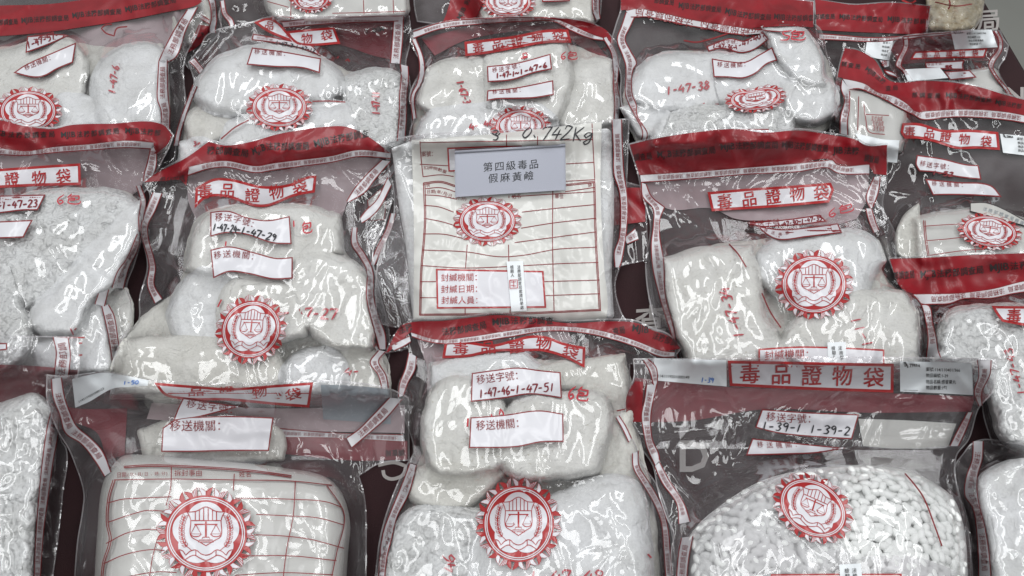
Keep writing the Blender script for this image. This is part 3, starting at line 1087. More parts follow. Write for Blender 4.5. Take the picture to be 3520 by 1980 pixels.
for lx, ly in ((XL + .08, YN + .08), (XL + .08, YF - .08), (edge_x(YN) - .1, YN + .08), (edge_x(YF) - .1, YF - .08)):
    W = np.array([(lx + a * .02, ly + b * .02, z) for z in (-.748, -.036) for a, b in ((-1, -1), (1, -1), (1, 1), (-1, 1))])
    mesh_obj('leg', W, [(0, 3, 2, 1), (4, 5, 6, 7)] + [(i, (i + 1) % 4, 4 + (i + 1) % 4, 4 + i) for i in range(4)], [M['wood']], None, tbl, shade=False)

# cloth: top sheet, rounded edge and gently folded drop on every side
def cloth_mesh():
    ring = []
    c = [(XL, YN), (edge_x(YN), YN), (edge_x(YF), YF), (XL, YF)]
    for i in range(4):
        a = np.array(c[i]); b = np.array(c[(i + 1) % 4])
        for t in np.arange(0, 1, 1 / 60.):
            ring.append(a + (b - a) * t)
    ring = np.array(ring); n = len(ring)
    ctr = ring.mean(0)
    nrm = np.gradient(np.concatenate([ring[-1:], ring, ring[:1]]), axis=0)[1:-1]
    nrm = np.stack([nrm[:, 1], -nrm[:, 0]], 1); nrm /= np.hypot(nrm[:, 0], nrm[:, 1])[:, None]
    V = [np.column_stack([ring - nrm * .006, np.zeros(n)])]
    s = np.arange(n)
    for z, o in ((-.004, .003), (-.02, .008), (-.2, .012), (-.45, .016), (-.7, .02)):
        fold = (.5 + .5 * np.sin(s * .55 + .8 * np.sin(s * .13))) * min(.03, -z * .08)
        V.append(np.column_stack([ring + nrm * (o + fold)[:, None], np.full(n, z)]))
    F = [tuple(range(n))]
    for k in range(len(V) - 1):
        for i in range(n):
            j = (i + 1) % n
            F.append((k * n + i, (k + 1) * n + i, (k + 1) * n + j, k * n + j))
    return np.concatenate(V), F
W, F = cloth_mesh()
cl = mesh_obj('tablecloth', W, F, [M['cloth']])
tag(cl, 'dark maroon tablecloth with large white lettering under all the bags', 'tablecloth')
zc = lambda x, y: np.full(np.shape(x), .0006)
def cloth_char(ch, crop, path, size, bold=.02, hy=1.0):
    sh = Sheet(zc)
    sh.text(ch, q(crop, path), size * sc(crop), M['letter'], .0, bold, True, hy)
    sh.build('cloth_lettering', cl)
cloth_char('局', 'k5', '1610,285 1850,285', 240, .015, .95)
cloth_char('查', 'l4', '1690,1370 1890,1370', 235, .02, .8)
cloth_char('D', 'l7', '322,795 545,795', 285, .02, .95)
cloth_char('N', 'k5', '1895,1010 2110,1010', 270, .02, .75)
sh = Sheet(zc)
sh.stroke(q('l2', '2140,822 2230,806 2296,826 2285,872 2215,900 2176,882 2168,850'), 12, M['letter'], .0)
sh.build('cloth_lettering', cl)

# ------------------------------------------------------------------ the bags, farthest first
BG = 'clear evidence bags laid out on the table'

# row at the top edge of the picture
b = Bag('evidence bag at the top left corner, only its taped edge showing behind another',
        q('k1', '1200,-160 1530,-90 1670,-60 1668,120 1655,240 1600,310 1500,430 1425,520 1395,470 1380,300'), 41,
        [('cream powder packet behind the taped edge of the corner bag', q('k1', '1300,-150 1560,-120 1590,60 1560,200 1450,330 1330,300'), .035, 'dull')], folds=25)
b.band('k1', '1500,185 1588,200 1545,290 1480,360 1412,400 1450,300', ['MJIB'], ['1465,300 1550,270'], 40)
b.tapes([('k1', '1545,-60 1575,0 1590,60 1595,140 1580,235 1585,245', '1580,-60 1620,0 1630,60 1635,160 1625,240 1630,250'),
         ('k1', '1515,110 1580,150', '1510,140 1580,180')])

b = Bag('evidence bag with a printed form and half an emblem, cut off by the top edge',
        q('k2', '330,-120 1750,-130 1755,60 1765,130 1300,135 760,150 620,165 360,220 335,110 360,0'), 42,
        [('white packet wrapped in a printed form under the cut-off emblem at the top', q('k2', '700,-110 1735,-110 1755,110 1500,125 1000,150 760,130 705,50'), .05, 'form', dict(wob=0))], folds=35)
sh = b.sheet()
b.form_lines(sh, 'k2', ['700,10 860,55', '1190,100 1420,95 1740,85', '880,0 875,150', '1425,0 1430,110', '1650,0 1652,100', '770,120 900,135'])
sh.build('form_print', b.root)
b.emblem('k2', 1030, -22, 172, 124)
b.tapes([('k2', '345,10 365,110 410,170 420,200', '375,0 395,100 440,150 450,190')])

b = Bag('evidence bag with a sideways red band and half an emblem at the top centre',
        q('k3', '90,-120 1510,-120 1505,60 1490,140 1440,185 1000,140 600,150 300,180 120,160 100,60'), 43,
        [('grey white packet under the half emblem at the top centre', q('k3', '540,-110 1450,-110 1440,90 1430,160 1000,140 620,150'), .045, 'dull')], folds=35)
b.band('k3', '385,-60 640,-60 590,80 560,135 310,172 340,100', ['MJIB', '調查局'], ['445,150 490,60', '500,40 530,-40'], 42)
b.emblem('k3', 805, 18, 215, 128)
b.label('agency_label', 'k3', '1060,-60 1275,-60 1270,8 1060,15')
b.tapes([('k3', '1440,-60 1445,80 1470,150', '1490,-60 1492,80 1500,140')])

b = Bag('evidence bag of brownish crystals at the top right corner beside the bare floor',
        q('k5', '1140,-120 1720,-120 1695,20 1625,240 1560,300 1250,325 1105,345 1120,200'), 44,
        [('lump of brownish crystals in the bag at the top right corner', q('k5', '1150,-110 1690,-110 1660,20 1600,235 1500,285 1250,305 1125,300 1140,100'), .03, 'brown',
          dict(group='contents at the top right'))], folds=90, fold_amp=2.2)
b.marks('handwriting', [], [('k5', '870,0 960,30 1010,5', 6, 'red'), ('k5', '1330,-40 1350,60 1330,90', 5, 'line'), ('k5', '1200,20 1400,60 1570,40', 4, 'line')])

b = Bag('red-banded evidence bag with a small sticker, partly under the bag numbered 55',
        q('k5', '0,-12 380,42 760,22 1158,58 1110,372 900,390 790,420 745,620 860,780 700,860 160,860 60,600 20,310'), 45,
        [], lift=None, folds=40)
b.band('k5', '5,-8 200,22 380,46 760,26 1152,62 1125,210 1102,350 850,335 400,318 20,298', ['部調查局', 'MJIB法務部調查局', 'MJIB法務部調'], ['0,188 205,184', '245,186 450,200 680,216', '722,206 900,222 1108,238'], 58)
b.tapes([('k5', '45,335 300,355 520,373 700,372 880,362', '50,388 300,400 520,412 700,408 870,385', True, True)])
b.sticker('k5', '528,370 786,388 770,480 742,602 620,582 500,552', [('案號:11', '680,432 765,438', 24), ('物品編', '672,472 745,480', 24), ('物品名', '668,512 740,520', 24), ('物品數', '660,550 725,560', 24)], zebra=('575,412 650,414', 22))
b.label('number_label', 'k5', '650,600 740,610 740,660 700,670', 0, texts=[('袋', '660,660 735,650', 62, dict(m='red'))])
b.label('agency_label', 'k5', '690,690 790,720 870,790 800,770 700,720')

# first full row
b = Bag('evidence bag at the upper left with handwritten number 1-47-57 and a tilted agency label',
        q('k1', '-300,-60 700,-120 1500,-70 1535,20 1495,240 1410,400 1385,500 1395,700 1405,790 1350,1000 1300,1270 -300,1270'), 1,
        [('pale powder packet on the left, behind the tilted agency label of the upper left bag', q('k1', '-250,420 100,370 300,310 560,330 645,480 620,700 560,850 200,1020 -250,1020'), .055, 'brick'),
         ('rounded white packet with red number 1-47-6 standing in the upper left bag', q('k1', '860,400 980,350 1150,345 1235,420 1245,600 1250,800 1235,920 1220,1130 760,1130 705,800 700,620 760,480'), .065, 'fine'),
         ('small white packet between emblem and rounded packet in the upper left bag', q('k1', '380,860 460,720 640,740 760,830 810,960 800,1120 380,1120'), .055, 'fine')], under=('wide off-white packet lying beneath the others in the bag numbered 1-47-57', 'k1', '-250,430 300,340 600,350 900,390 1200,360 1250,600 1240,1130 -250,1130', .022), folds=75)
b.band('k1', '-300,60 0,42 350,32 700,-10 1000,-40 1490,-45 1525,10 1490,36 1250,92 950,152 700,192 300,248 0,272 -300,290',
       ['部調查局', 'MJIB法務部調查局', 'MJIB法務部調查局', 'MJIB法務部調查局'], ['-10,186 135,180', '160,174 340,160 520,152', '545,136 720,116 918,104', '945,90 1110,60 1330,15'], 48)
b.label('back_print', 'k1', '-300,300 300,255 950,160 1250,100 1410,75 1250,350 1150,360 800,420 600,340 -300,430', 0, wmat='backprint', back=True)
b.tapes([('k1', '1415,72 1330,200 1245,360 1198,462', '1492,50 1400,230 1325,432 1262,470'), ('k1', '1198,464 1190,620 1188,750 1215,830 1222,920 1220,1040', '1262,450 1264,620 1272,760 1282,830 1280,900 1278,1040')])
b.label('number_label', 'k1', '205,272 500,262 518,268 420,314 300,362 192,400', hands=[('1-47-57-', '212,368 450,282', 52, 'pendark', 5)])
b.label('agency_label', 'k1', '575,320 550,472 430,522 340,572 270,585 100,550 185,492 400,395', texts=[('移送機關：', '188,530 395,446', 46)])
b.emblem('k1', 212, 838, 262, 188)
b.writing(1, 'k1', '1-47-6.', '870,708', '905,460', 55)
b.marks('handwriting', [], [('k1', '845,182 790,190 765,215 800,250 860,270 880,215 960,200', 4.5, 'line')])

b = Bag('evidence bag numbered 1-47-11 with a crumpled, torn-looking title and lumpy white packets',
        q('k2', '240,270 500,180 590,165 700,128 1000,128 1400,118 1772,118 1782,300 1745,480 1772,600 1790,800 1782,1100 1775,1330 0,1330 5,1240 20,1010 150,640 105,470 200,350'), 2,
        [('beige packet low on the left of the bag numbered 1-47-11', q('k2', '100,900 200,810 330,840 440,890 420,1000 200,1110 110,1030'), .045, 'dull'),
         ('lumpy white packet on the right marked 1-47-11 in red', q('k2', '1270,640 1330,580 1450,540 1650,545 1705,600 1700,900 1700,1120 1480,1160 1340,980 1300,780'), .06, 'chunk'),
         ('large smooth white packet under the agency label of the bag with the crumpled title', q('k2', '160,690 220,560 330,440 480,390 700,345 950,380 1120,450 1245,560 1258,690 1150,760 900,790 600,870 350,850 180,765'), .07, 'fine'),
         ('white packet under the emblem of the bag with the crumpled title', q('k2', '420,930 600,870 900,790 1150,770 1300,800 1350,960 1330,1130 600,1180 340,1130'), .06, 'fine'),
         ('white packet in the lower left corner beside the folded red band tip', q('k2', '50,1090 230,1060 330,1130 300,1260 40,1300'), .04, 'fine')], under=('wide off-white packet lying beneath the others in the bag numbered 1-47-11', 'k2', '150,700 330,460 700,380 1150,480 1300,560 1690,560 1700,1110 1000,1200 60,1250 110,900', .022), folds=85)
b.band('k2', '640,215 900,188 1650,150 1645,330 1640,450 1500,420 1250,340 900,330', ['MJIB法'], ['1580,200 1430,225'], 40, back=True)
b.tapes([('k2', '810,165 1000,148 1250,135 1722,120', '825,208 1000,190 1200,176 1690,158', True), ('k2', '1655,140 1645,300 1630,475', '1728,122 1720,300 1702,480'),
         ('k2', '1705,485 1712,560 1700,700 1695,900 1680,1065', '1762,500 1765,560 1755,700 1748,900 1738,1065'), ('k2', '112,465 150,500 190,555', '150,440 190,490 215,520', False),
         ('k2', '140,640 80,800 20,980 -5,1100', '170,650 110,800 50,980 25,1100', False, False)])
b.label('title_label', 'k2', '598,168 710,135 775,162 850,240 925,330 700,238', 8, 'red', texts=[('品', '675,208 745,226', 82, dict(m='red', bold=.012, hy=.85)), ('證', '820,262 905,300', 60, dict(m='red', hy=.55))])
b.label('title_label', 'k2', '842,236 1030,218 1205,205 1252,330 1000,345 925,332 870,285', 8, 'red', texts=[('物', '955,322 1045,318', 90, dict(m='red', bold=.012, hy=.9)), ('袋', '1105,302 1195,292', 90, dict(m='red', bold=.012, hy=.9))], off=.0006)
b.label('number_label', 'k2', '592,254 720,275 850,300 1040,345 1108,425 1000,382 800,332 580,302', texts=[('移送字號：', '620,290 760,312', 30, dict(hy=.6))], hands=[('1-47-7~1-47-12', '760,330 1060,395', 26, 'pen', 3.5)])
b.label('agency_label', 'k2', '585,358 800,385 1106,440 1095,552 970,515 760,505 543,488', texts=[('移送機關：', '595,402 720,412 850,422', 45)])
b.emblem('k2', 790, 810, 256, 182)
b.writing(1, 'k2', '1-47-11', '1552,862', '1548,690', 60)
b.writing(4, 'k2', '3e', '140,1105', '200,1095', 34)
b.marks('handwriting', [], [('k2', '1040,765 1150,762 1290,770', 4.5, 'line'), ('k2', '560,905 450,965 390,1015 350,1050', 4.5, 'line'), ('k2', '1225,440 1240,425', 4.5, 'line'), ('k2', '1290,460 1310,445 1320,465', 4.5, 'line')])

b = Bag('evidence bag numbered 1-47-1 to 1-47-6, behind the propped grey name card',
        q('k3', '72,310 84,228 300,168 600,136 1000,126 1250,140 1450,178 1600,290 1652,400 1640,500 1628,600 1652,750 1642,920 1600,1130 55,1130 62,1000 100,850 60,750 130,560 168,500'), 3,
        [('pressed off-white block on the left with red writing, behind the name card', q('k3', '240,510 500,450 640,440 660,700 640,800 300,860 130,780 190,600'), .055, 'brick'),
         ('pressed off-white block on the right edge, behind the name card', q('k3', '1280,500 1480,440 1565,470 1600,700 1600,930 1210,960 1200,820 1270,650'), .05, 'brick'),
         ('upright off-white block behind the two labels of the bag numbered 1-47-1', q('k3', '640,440 850,335 1230,325 1278,560 1270,650 1210,830 1150,910 900,830 650,800'), .07, 'brick'),
         ('bright white packet lying lowest in the bag behind the name card', q('k3', '160,930 230,850 500,810 900,770 1020,800 1150,900 1200,1090 110,1090'), .06, 'fine')], under=('wide off-white packet lying beneath the others in the bag numbered 1-47-1 to 1-47-6', 'k3', '140,760 240,520 640,440 1250,360 1560,480 1610,940 1590,1100 110,1100', .022), folds=80)
b.band('k3', '990,124 1250,141 1440,180 1550,232 1605,330 1535,300 1440,262 1290,192 1180,147', None)
b.band('k3', '150,290 600,190 1150,172 1440,300 1550,430 1400,380 1200,260 500,300 250,420', None, back=True)
b.tapes([('k3', '90,238 300,170 600,140 900,133 1180,148 1290,190 1450,260 1530,285', '90,288 300,215 600,180 900,162 1165,166 1275,226 1440,292 1530,304'),
         ('k3', '1522,288 1585,400 1600,520 1600,640 1612,800 1605,920', '1552,278 1618,390 1638,500 1628,640 1652,770 1640,920'), ('k3', '80,300 122,400 138,500 122,620 75,720 85,900', '108,290 165,440 172,550 148,630 100,720 110,890', False, False)])
b.title('k3', '475,315 850,270 1080,226 1258,222 1284,322 1100,325 900,357 680,400 482,425', '580,360 725,333 872,310 1025,288 1182,264', 92)
b.label('number_label', 'k3', '645,500 860,475 1125,405 1136,522 1000,550 830,604 650,620', texts=[('移送字號：', '680,545 800,530 912,502', 42)], hands=[('1-47-1~1-47-6', '715,592 860,575 1105,505', 40, 'pendark', 5)])
b.label('agency_label', 'k3', '648,682 850,662 1145,605 1150,716 1000,740 850,745 720,748 642,762', texts=[('移送機關：', '680,708 800,702 915,690', 40)])
b.marks('handwriting', [('k3', '6包', '1200,448', '1330,445', 56, 'penred', 4)], [('k3', '900,440 950,432', 4, 'penred'), ('k3', '925,445 915,405 945,398 950,425 920,428', 4, 'penred')])
b.emblem('k3', 900, 960, 236, 165)
b.writing(0, 'k3', '1-67-3', '412,615', '470,790', 55)
b.writing(3, 'k3', '4-L46', '515,985', '700,945', 48)

# behind the centre form bag
b = Bag('evidence bag buried under the white form bag, its red flap showing at both sides',
        q('l4', '0,330 300,420 1000,420 1600,440 1755,478 1762,700 1770,930 1640,955 1100,1150 300,1200 120,1140 40,900'), 46, [], folds=40)
b.band('l4', '1560,480 1750,480 1755,692 1560,715', None)
b.tapes([('l4', '1625,790 1690,735', '1640,830 1712,800'), ('l4', '5,470 120,400 180,330', '30,490 150,430 215,350', False), ('l4', '170,640 140,740 80,860 40,960', '200,640 165,750 110,860 70,960', False)])
b.label('form_print', 'l4', '20,560 110,480 140,560 130,680 40,690', 4, 'line', 'form')

b = Bag('evidence bag numbered 1-47-36 to 1-47-40 with a bent emblem and bulging white packets',
        q('k4', '75,-80 800,-60 1530,8 1530,180 1575,212 1640,440 1708,560 1692,740 1722,820 1660,930 1755,1020 1755,1170 180,1170 200,1060 130,950 90,830 72,700 75,560 30,430 5,330 40,180 75,70'), 4,
        [('white packet along the left side of the bag with the bent emblem', q('k4', '165,640 250,490 430,410 640,420 900,430 1000,560 900,760 600,840 300,820 150,760'), .055, 'fine'),
         ('tall bright white packet in the upper right of the bag with the bent emblem', q('k4', '1165,215 1300,188 1450,235 1570,400 1620,640 1500,660 1390,600 1240,430'), .075, 'fine'),
         ('white packet low on the right of the bag with the bent emblem', q('k4', '1290,640 1450,560 1620,600 1698,720 1690,860 1560,925 1390,900 1310,800'), .068, 'fine'),
         ('white packet behind the agency label of the bag with the bent emblem', q('k4', '780,480 900,420 1250,420 1400,590 1330,740 1330,900 1000,960 850,760'), .062, 'fine'),
         ('flat white slab along the bottom of the bag with the bent emblem', q('k4', '370,920 600,830 1000,810 1290,825 1360,920 1370,1060 1000,1090 300,1100'), .06, 'chunk'),
         ('pale packet in the lower left corner of the bag with the bent emblem', q('k4', '105,830 300,800 420,860 340,1040 230,1040 180,950'), .045, 'fine')], under=('wide off-white packet lying beneath the others in the bag with the bent emblem', 'k4', '120,800 180,560 450,420 900,410 1200,300 1570,420 1680,740 1660,900 1370,1100 230,1100', .022), folds=85)
b.band('k4', '75,-60 800,-50 1526,12 1528,205 1300,197 1000,210 800,185 620,152 400,105 200,66 75,78', ['部調查局', 'MJIB法務部調查局', 'MJIB法務部調查局', 'MJIB法務部調查'],
       ['325,18 475,38', '508,58 650,72 832,92', '858,98 1000,130 1208,150', '1228,142 1400,156 1530,150'], 50)
b.tapes([('k4', '112,80 200,62 400,98 600,145 900,192 1130,226 1300,240', '150,128 280,127 420,155 560,186 750,220 890,250 1000,262'),
         ('k4', '115,92 80,200 48,295 90,420 112,490 115,560 112,720 170,850 240,1000 230,1060', '178,128 140,210 105,292 145,380 192,480 168,520 162,720 188,780 200,880 275,1010 262,1065', False)])
b.label('number_label', 'k4', '722,348 900,288 1010,306 1070,275 1142,236 1192,296 1080,376 990,400 830,366 735,390', texts=[('移送字號：', '790,335 880,326 965,330', 40, dict(hy=.8))], hands=[('1-47-36~1-47-40', '765,362 940,376 1135,288', 36, 'pendark', 4)])
b.label('agency_label', 'k4', '760,440 880,460 1010,466 1120,410 1216,355 1255,455 1180,482 1090,556 1000,590 880,584 775,582', texts=[('移送機關：', '796,500 900,508 1030,498', 44)])
b.marks('handwriting', [('k4', 'S包', '1270,300', '1470,300', 70, 'penred', 5)], [('k4', '550,305 640,318 740,298 890,250', 5, 'line')])
b.emblem('k4', 1092, 738, 238, 112, -6, 0, lambda x, y: .30 * np.exp(-((x + .1) / .45)**2) * np.clip(y + .3, 0, 1))
b.writing(0, 'k4', '1-47-38', '418,715', '750,670', 62)
b.writing(0, 'k4', '6e-L', '670,830', '880,800', 50)
b.label('seal_label', 'k4', '745,980 960,974 1190,972 1190,1070 745,1070')

# right-hand column
b = Bag('evidence bag numbered 55 with a tilted white sticker, at the right edge of the table',
        q('k5', '740,500 800,390 880,362 1100,335 1360,318 1600,298 1770,292 1850,305 1880,380 1932,450 1905,560 1832,690 1862,780 1930,890 2000,1010 1900,1080 1200,1000 900,900 820,760 745,640'), 5,
        [('stack of folded grey papers in the bag numbered 55', q('k5', '1500,740 1600,725 1790,690 1875,960 1700,990 1450,880'), .035, 'form', dict(wob=0, cat='papers', name='folded_papers', group='papers in the bags'))],
        lift=lambda x, y: .035 * np.clip((225 - y) / 120., 0, 1), folds=55)
b.band('k5', '760,500 820,400 900,380 1360,335 1800,305 1860,420 1850,480 1780,610 1500,605 1100,622 850,640', None, back=True)
b.tapes([('k5', '880,370 892,450 835,580 812,650 870,700 945,805', '932,368 935,460 878,590 862,655 905,700 975,805'), ('k5', '1790,310 1832,390 1832,480 1738,630 1742,670 1800,770 1900,900 1950,990', '1822,305 1872,410 1868,490 1782,640 1778,675 1830,770 1935,900 1990,1000'),
         ('k5', '885,366 1100,345 1355,325', '890,392 1100,366 1360,345', True, False)])
b.title('k5', '1000,515 1360,500 1722,480 1690,572 1300,582 955,592', '1095,550 1220,547 1345,543 1470,538 1602,530', 66, border=5)
b.label('number_label', 'k5', '1100,620 1300,612 1495,600 1480,640 1487,696 1300,690 1112,682', texts=[('移送字號：', '1122,655 1295,640', 34, dict(lean=-.1))], hands=[('55', '1300,690 1370,688', 34, 'pendark', 6)])
b.label('agency_label', 'k5', '1290,712 1545,696 1617,772 1350,800', texts=[('關：', '1315,745 1380,738', 28)])
b.sticker('k5', '1358,310 1560,300 1765,294 1800,400 1826,470 1600,482 1398,492', [('案號:114/110401/366', '1515,345 1712,338', 26), ('物品編號:1-55', '1525,382 1655,378', 26), ('物品名稱:麻黃鹼', '1535,416 1685,412', 26), ('物品數量:1包', '1545,450 1665,445', 26)], zebra=('1412,336 1482,332', 24))
b.sticker('k5', '880,692 1060,682 1250,676 1332,776 1130,795 930,812', off=.0012)

# second row
b = Bag('evidence bag at the left edge numbered 1-47-23, full of crumbly white lumps',
        q('l1', '-200,5 0,12 160,52 300,62 380,44 600,34 900,38 960,104 940,160 870,300 850,360 790,430 775,480 790,640 742,820 700,950 722,1020 722,1150 665,1260 645,1430 -200,1430'), 6,
        [('beige white packet end sticking out right below the crumbly bag at the left edge', q('l1', '590,960 690,968 720,1050 715,1160 650,1300 600,1100'), .03, 'brick'),
         ('crumbly white packet of lumps behind the red 6 at the left edge', q('l1', '-180,560 200,430 500,410 690,440 772,500 760,570 620,700 420,860 280,1000 150,1060 -180,820'), .065, 'chunk'),
         ('long smooth white packet lying diagonally beside the crumbly lumps', q('l1', '772,490 762,660 690,800 622,950 520,1010 430,1200 250,1210 165,1170 180,1080 330,930 460,770 600,640 700,530'), .07, 'fine'),
         ('white packet at the left picture edge below the crumbly lumps', q('l1', '-180,790 30,820 70,950 125,1070 175,1240 60,1400 -180,1400'), .065, 'chunk'),
         ('flat white packet with a red mark at the foot of the crumbly bag', q('l1', '200,1260 420,1215 520,1000 560,1040 600,1200 628,1420 420,1425 200,1425'), .055, 'fine')], under=('wide off-white packet lying beneath the others in the bag numbered 1-47-23', 'l1', '-180,560 300,430 700,440 775,520 750,660 620,960 600,1060 630,1420 -180,1420', .022), folds=85)
b.band('l1', '-180,30 0,22 140,55 300,70 380,50 600,41 900,46 952,104 930,150 857,214 848,140 700,130 500,150 300,166 140,187 0,171 -180,165',
       ['MJIB法務部調查局', 'MJIB法務部調查局', 'MJIB法務部'], ['-55,100 80,116 308,112', '335,116 480,110 662,92', '690,92 780,96 890,106'], 36)
b.label('back_print', 'l1', '-180,215 0,212 300,200 700,173 832,182 800,330 775,400 700,445 400,420 -180,470', 0, wmat='backprint', back=True)
b.tapes([('l1', '-180,172 0,175 140,190 300,168 500,152 700,132 860,144', '-180,214 0,212 140,216 300,200 500,186 700,173 835,180'),
         ('l1', '832,182 815,260 798,320 795,362', '866,160 866,240 858,300 828,360'), ('l1', '755,385 780,470 768,560 770,640', '778,380 805,470 795,560 792,640', True, False),
         ('l1', '760,650 700,790 650,860 620,950', '780,660 760,740 715,830 682,952'), ('l1', '545,980 525,1040', '602,958 578,1050', True, False), ('l1', '563,1050 580,1120 602,1220 625,1372', '600,1042 630,1100 652,1230 662,1300')])
b.title('l1', '-290,306 -150,300 0,290 280,270 444,260 448,380 200,386 0,396 -290,406', '-205,358 -70,354 66,350 215,342 350,332', 84)
b.label('number_label', 'l1', '-150,442 100,436 252,432 228,480 208,519 130,520 0,535 -150,545', texts=[('號：', '-30,480 30,478', 44)], hands=[('~1-47-23', '-20,515 210,500', 40, 'pendark', 5)])
b.marks('handwriting', [('l1', '6包', '310,486', '450,482', 50, 'penred', 4.5)])
b.label('agency_label', 'l1', '-150,588 20,580 182,573 155,620 130,670 0,675 -150,678')
b.writing(4, 'l1', '1-', '400,1215', '440,1185', 40)
b.marks('emblem_fragment', [], [('l1', '300,1224 468,1224', 5, 'red'), ('l1', '435,1256 455,1254', 5, 'red'), ('l1', '435,1322 455,1320', 5, 'red')])

b = Bag('evidence bag at the right edge holding a folded form, its red band bent',
        np.concatenate([q('k5', '295,470 430,492 600,585 700,745 775,803 1100,796 1350,808 1650,858 1900,932 2250,1030'), q('k6', '1850,500 1850,1260 640,1260 560,900 300,560 140,260'), q('k5', '165,1190 250,1030 212,880 225,760 255,620')]), 7,
        [('pinkish white packet at the left of the bag with the bent red band', q('k5', '360,930 700,990 870,1100 880,1300 840,1480 340,1480 340,1150'), .04, 'form'),
         ('folded printed form lying under a tilted emblem at the right edge', q('k6', '840,860 1000,820 1200,795 1330,780 1560,820 1850,900 1850,1230 1300,1210 860,1230'), .035, 'form', dict(wob=0, cat='folded form', name='folded_form', group='papers in the bags', ef=.2)),
         ('crumpled clear inner bag beside the folded form', q('k6', '690,980 760,850 840,780 860,1000 870,1180 700,1160'), .025, 'dull')], folds=90)
b.band('k5', '300,480 430,502 590,590 660,690 705,772 780,815 1100,806 1350,820 1650,870 1900,945 2230,1030 2230,1170 1900,1112 1480,1085 1130,1102 1010,1107 920,1025 780,952 640,917 500,832 400,802 230,767 260,622',
       ['調查局', 'MJIB法務', '查局', '部調查局', 'MJIB法務部調查局', 'MJIB法務部'], ['258,652 460,688', '500,692 600,772 690,842', '700,900 840,895', '960,965 1262,975', '1305,965 1500,985 1760,1028', '1800,1035 2060,1082'], 56)
b.tapes([('k5', '280,780 400,802 500,832 640,920 780,952 920,1030 1010,1108 1130,1102 1480,1086 1900,1112 2230,1175', '345,890 440,882 560,926 700,990 860,1080 1000,1150 1070,1188 1300,1168 1500,1162 1900,1192 2230,1245'),
         ('k5', '275,792 265,880 300,1000 262,1150 255,1330', '350,890 350,1000 345,1100 328,1190 330,1345', False)])
b.title('k6', '730,55 860,55 1060,110 1300,110 1525,130 1540,280 1350,268 1180,270 1000,215 850,185 748,185 714,132', '790,130 955,138 1090,172 1245,190 1425,208', 96)
b.label('number_label', 'k6', '850,320 1060,350 1260,398 1362,405 1386,526 1200,505 1000,465 870,455 840,400', texts=[('移送字號：', '868,405 1000,428 1130,440', 52)], hands=[('1-52', '975,482 1150,500', 36, 'pendark', 5)])
b.label('agency_label', 'k6', '920,520 1180,545 1470,576 1555,670 1300,655 1100,652 982,655 950,585', texts=[('移送機關：', '966,572 1100,580 1250,585', 44, dict(lean=-.15))])
b.sticker('k6', '1540,145 1800,168 1800,330 1565,302', [('案號:11', '1680,195 1760,200', 26), ('物品編', '1685,228 1760,232', 26), ('物品名', '1690,260 1760,264', 26), ('物品數', '1690,292 1760,296', 26)], zebra=('1592,175 1652,180', 24))
b.sticker('k6', '335,140 450,165 560,190 705,198 685,386 600,375 440,300')
b.label('form_print', 'k6', '1290,716 1430,716 1800,888 1800,930 1600,870 1290,790', 3, 'black', 'form', texts=[('法務部調查局鑑識', '1390,775 1560,830 1740,905', 36, dict(m='greysticker'))], off=.0)
sh = b.sheet()
b.form_lines(sh, 'k6', ['905,862 915,1000 940,1160', '918,865 928,1000 952,1160', '912,912 1050,902 1190,895', '930,1032 1100,1018 1250,1000', '940,1156 1150,1125 1300,1108 1410,1105', '1330,1078 1338,1130'])
b.form_lines(sh, 'k5', ['490,1040 510,1180 540,1310 700,1340', '510,1140 740,1150', '440,960 430,1300'], w=3)
sh.text('封緘', q('k5', '560,1200 680,1210'), 60 * sc('k5'), M['line'], .0012); sh.text('封緘', q('k5', '570,1250 690,1260'), 60 * sc('k5'), M['line'], .0012); sh.text('封緘', q('k5', '575,1300 700,1310'), 60 * sc('k5'), M['line'], .0012)
sh.build('form_lines', b.root)
b.emblem('k6', 1455, 955, 278, 155, 9)

b = Bag('evidence bag numbered 1-47-24 to 1-47-29, left of the white form bag',
        q('l3', '178,325 240,275 410,182 530,97 620,116 760,97 900,57 1150,17 1285,17 1400,72 1518,162 1500,250 1525,380 1480,560 1420,700 1452,900 1502,1100 1512,1230 1500,1320 1515,1490 0,1490 15,1300 75,1150 150,1080 158,950 200,780 165,560 215,400'), 8,
        [('long beige white block at the top of the bag numbered 1-47-24', q('l3', '490,530 640,470 900,455 1110,470 1232,520 1245,700 1000,760 940,830 480,815 412,790 440,650'), .065, 'brick'),
         ('smooth pale packet left of the emblem in the bag numbered 1-47-24', q('l3', '340,960 480,810 640,800 700,900 640,1060 640,1210 480,1220 330,1110'), .055, 'fine'),
         ('off-white block marked 47-27 on the right of the bag numbered 1-47-24', q('l3', '940,800 1010,740 1200,725 1320,770 1392,870 1405,1000 1425,1150 1400,1235 1180,1205 1060,1100 990,960'), .07, 'brick'),
         ('cracked white block under the emblem of the bag numbered 1-47-24', q('l3', '600,960 650,880 760,858 940,875 1000,980 1062,1090 1052,1145 930,1180 700,1210 600,1130'), .07, 'brick'),
         ('brownish packet corner at the lower right of the bag numbered 1-47-24', q('l3', '1170,1215 1400,1235 1485,1330 1500,1480 1200,1480'), .04, 'dull'),
         ('wide pale packet along the lower left of the bag numbered 1-47-24', q('l3', '15,1340 75,1190 250,1170 600,1190 880,1240 935,1370 920,1480 15,1480'), .06, 'dull'),
         ('small white packet low between emblem and tape of the bag numbered 1-47-24', q('l3', '930,1360 1000,1265 1160,1230 1260,1300 1270,1480 960,1480'), .05, 'fine')], under=('wide off-white packet lying beneath the others in the bag numbered 1-47-24', 'l3', '60,1300 150,1100 380,900 440,620 500,520 1200,500 1250,700 1380,850 1420,1150 1490,1320 1490,1480 20,1480', .022), folds=95)
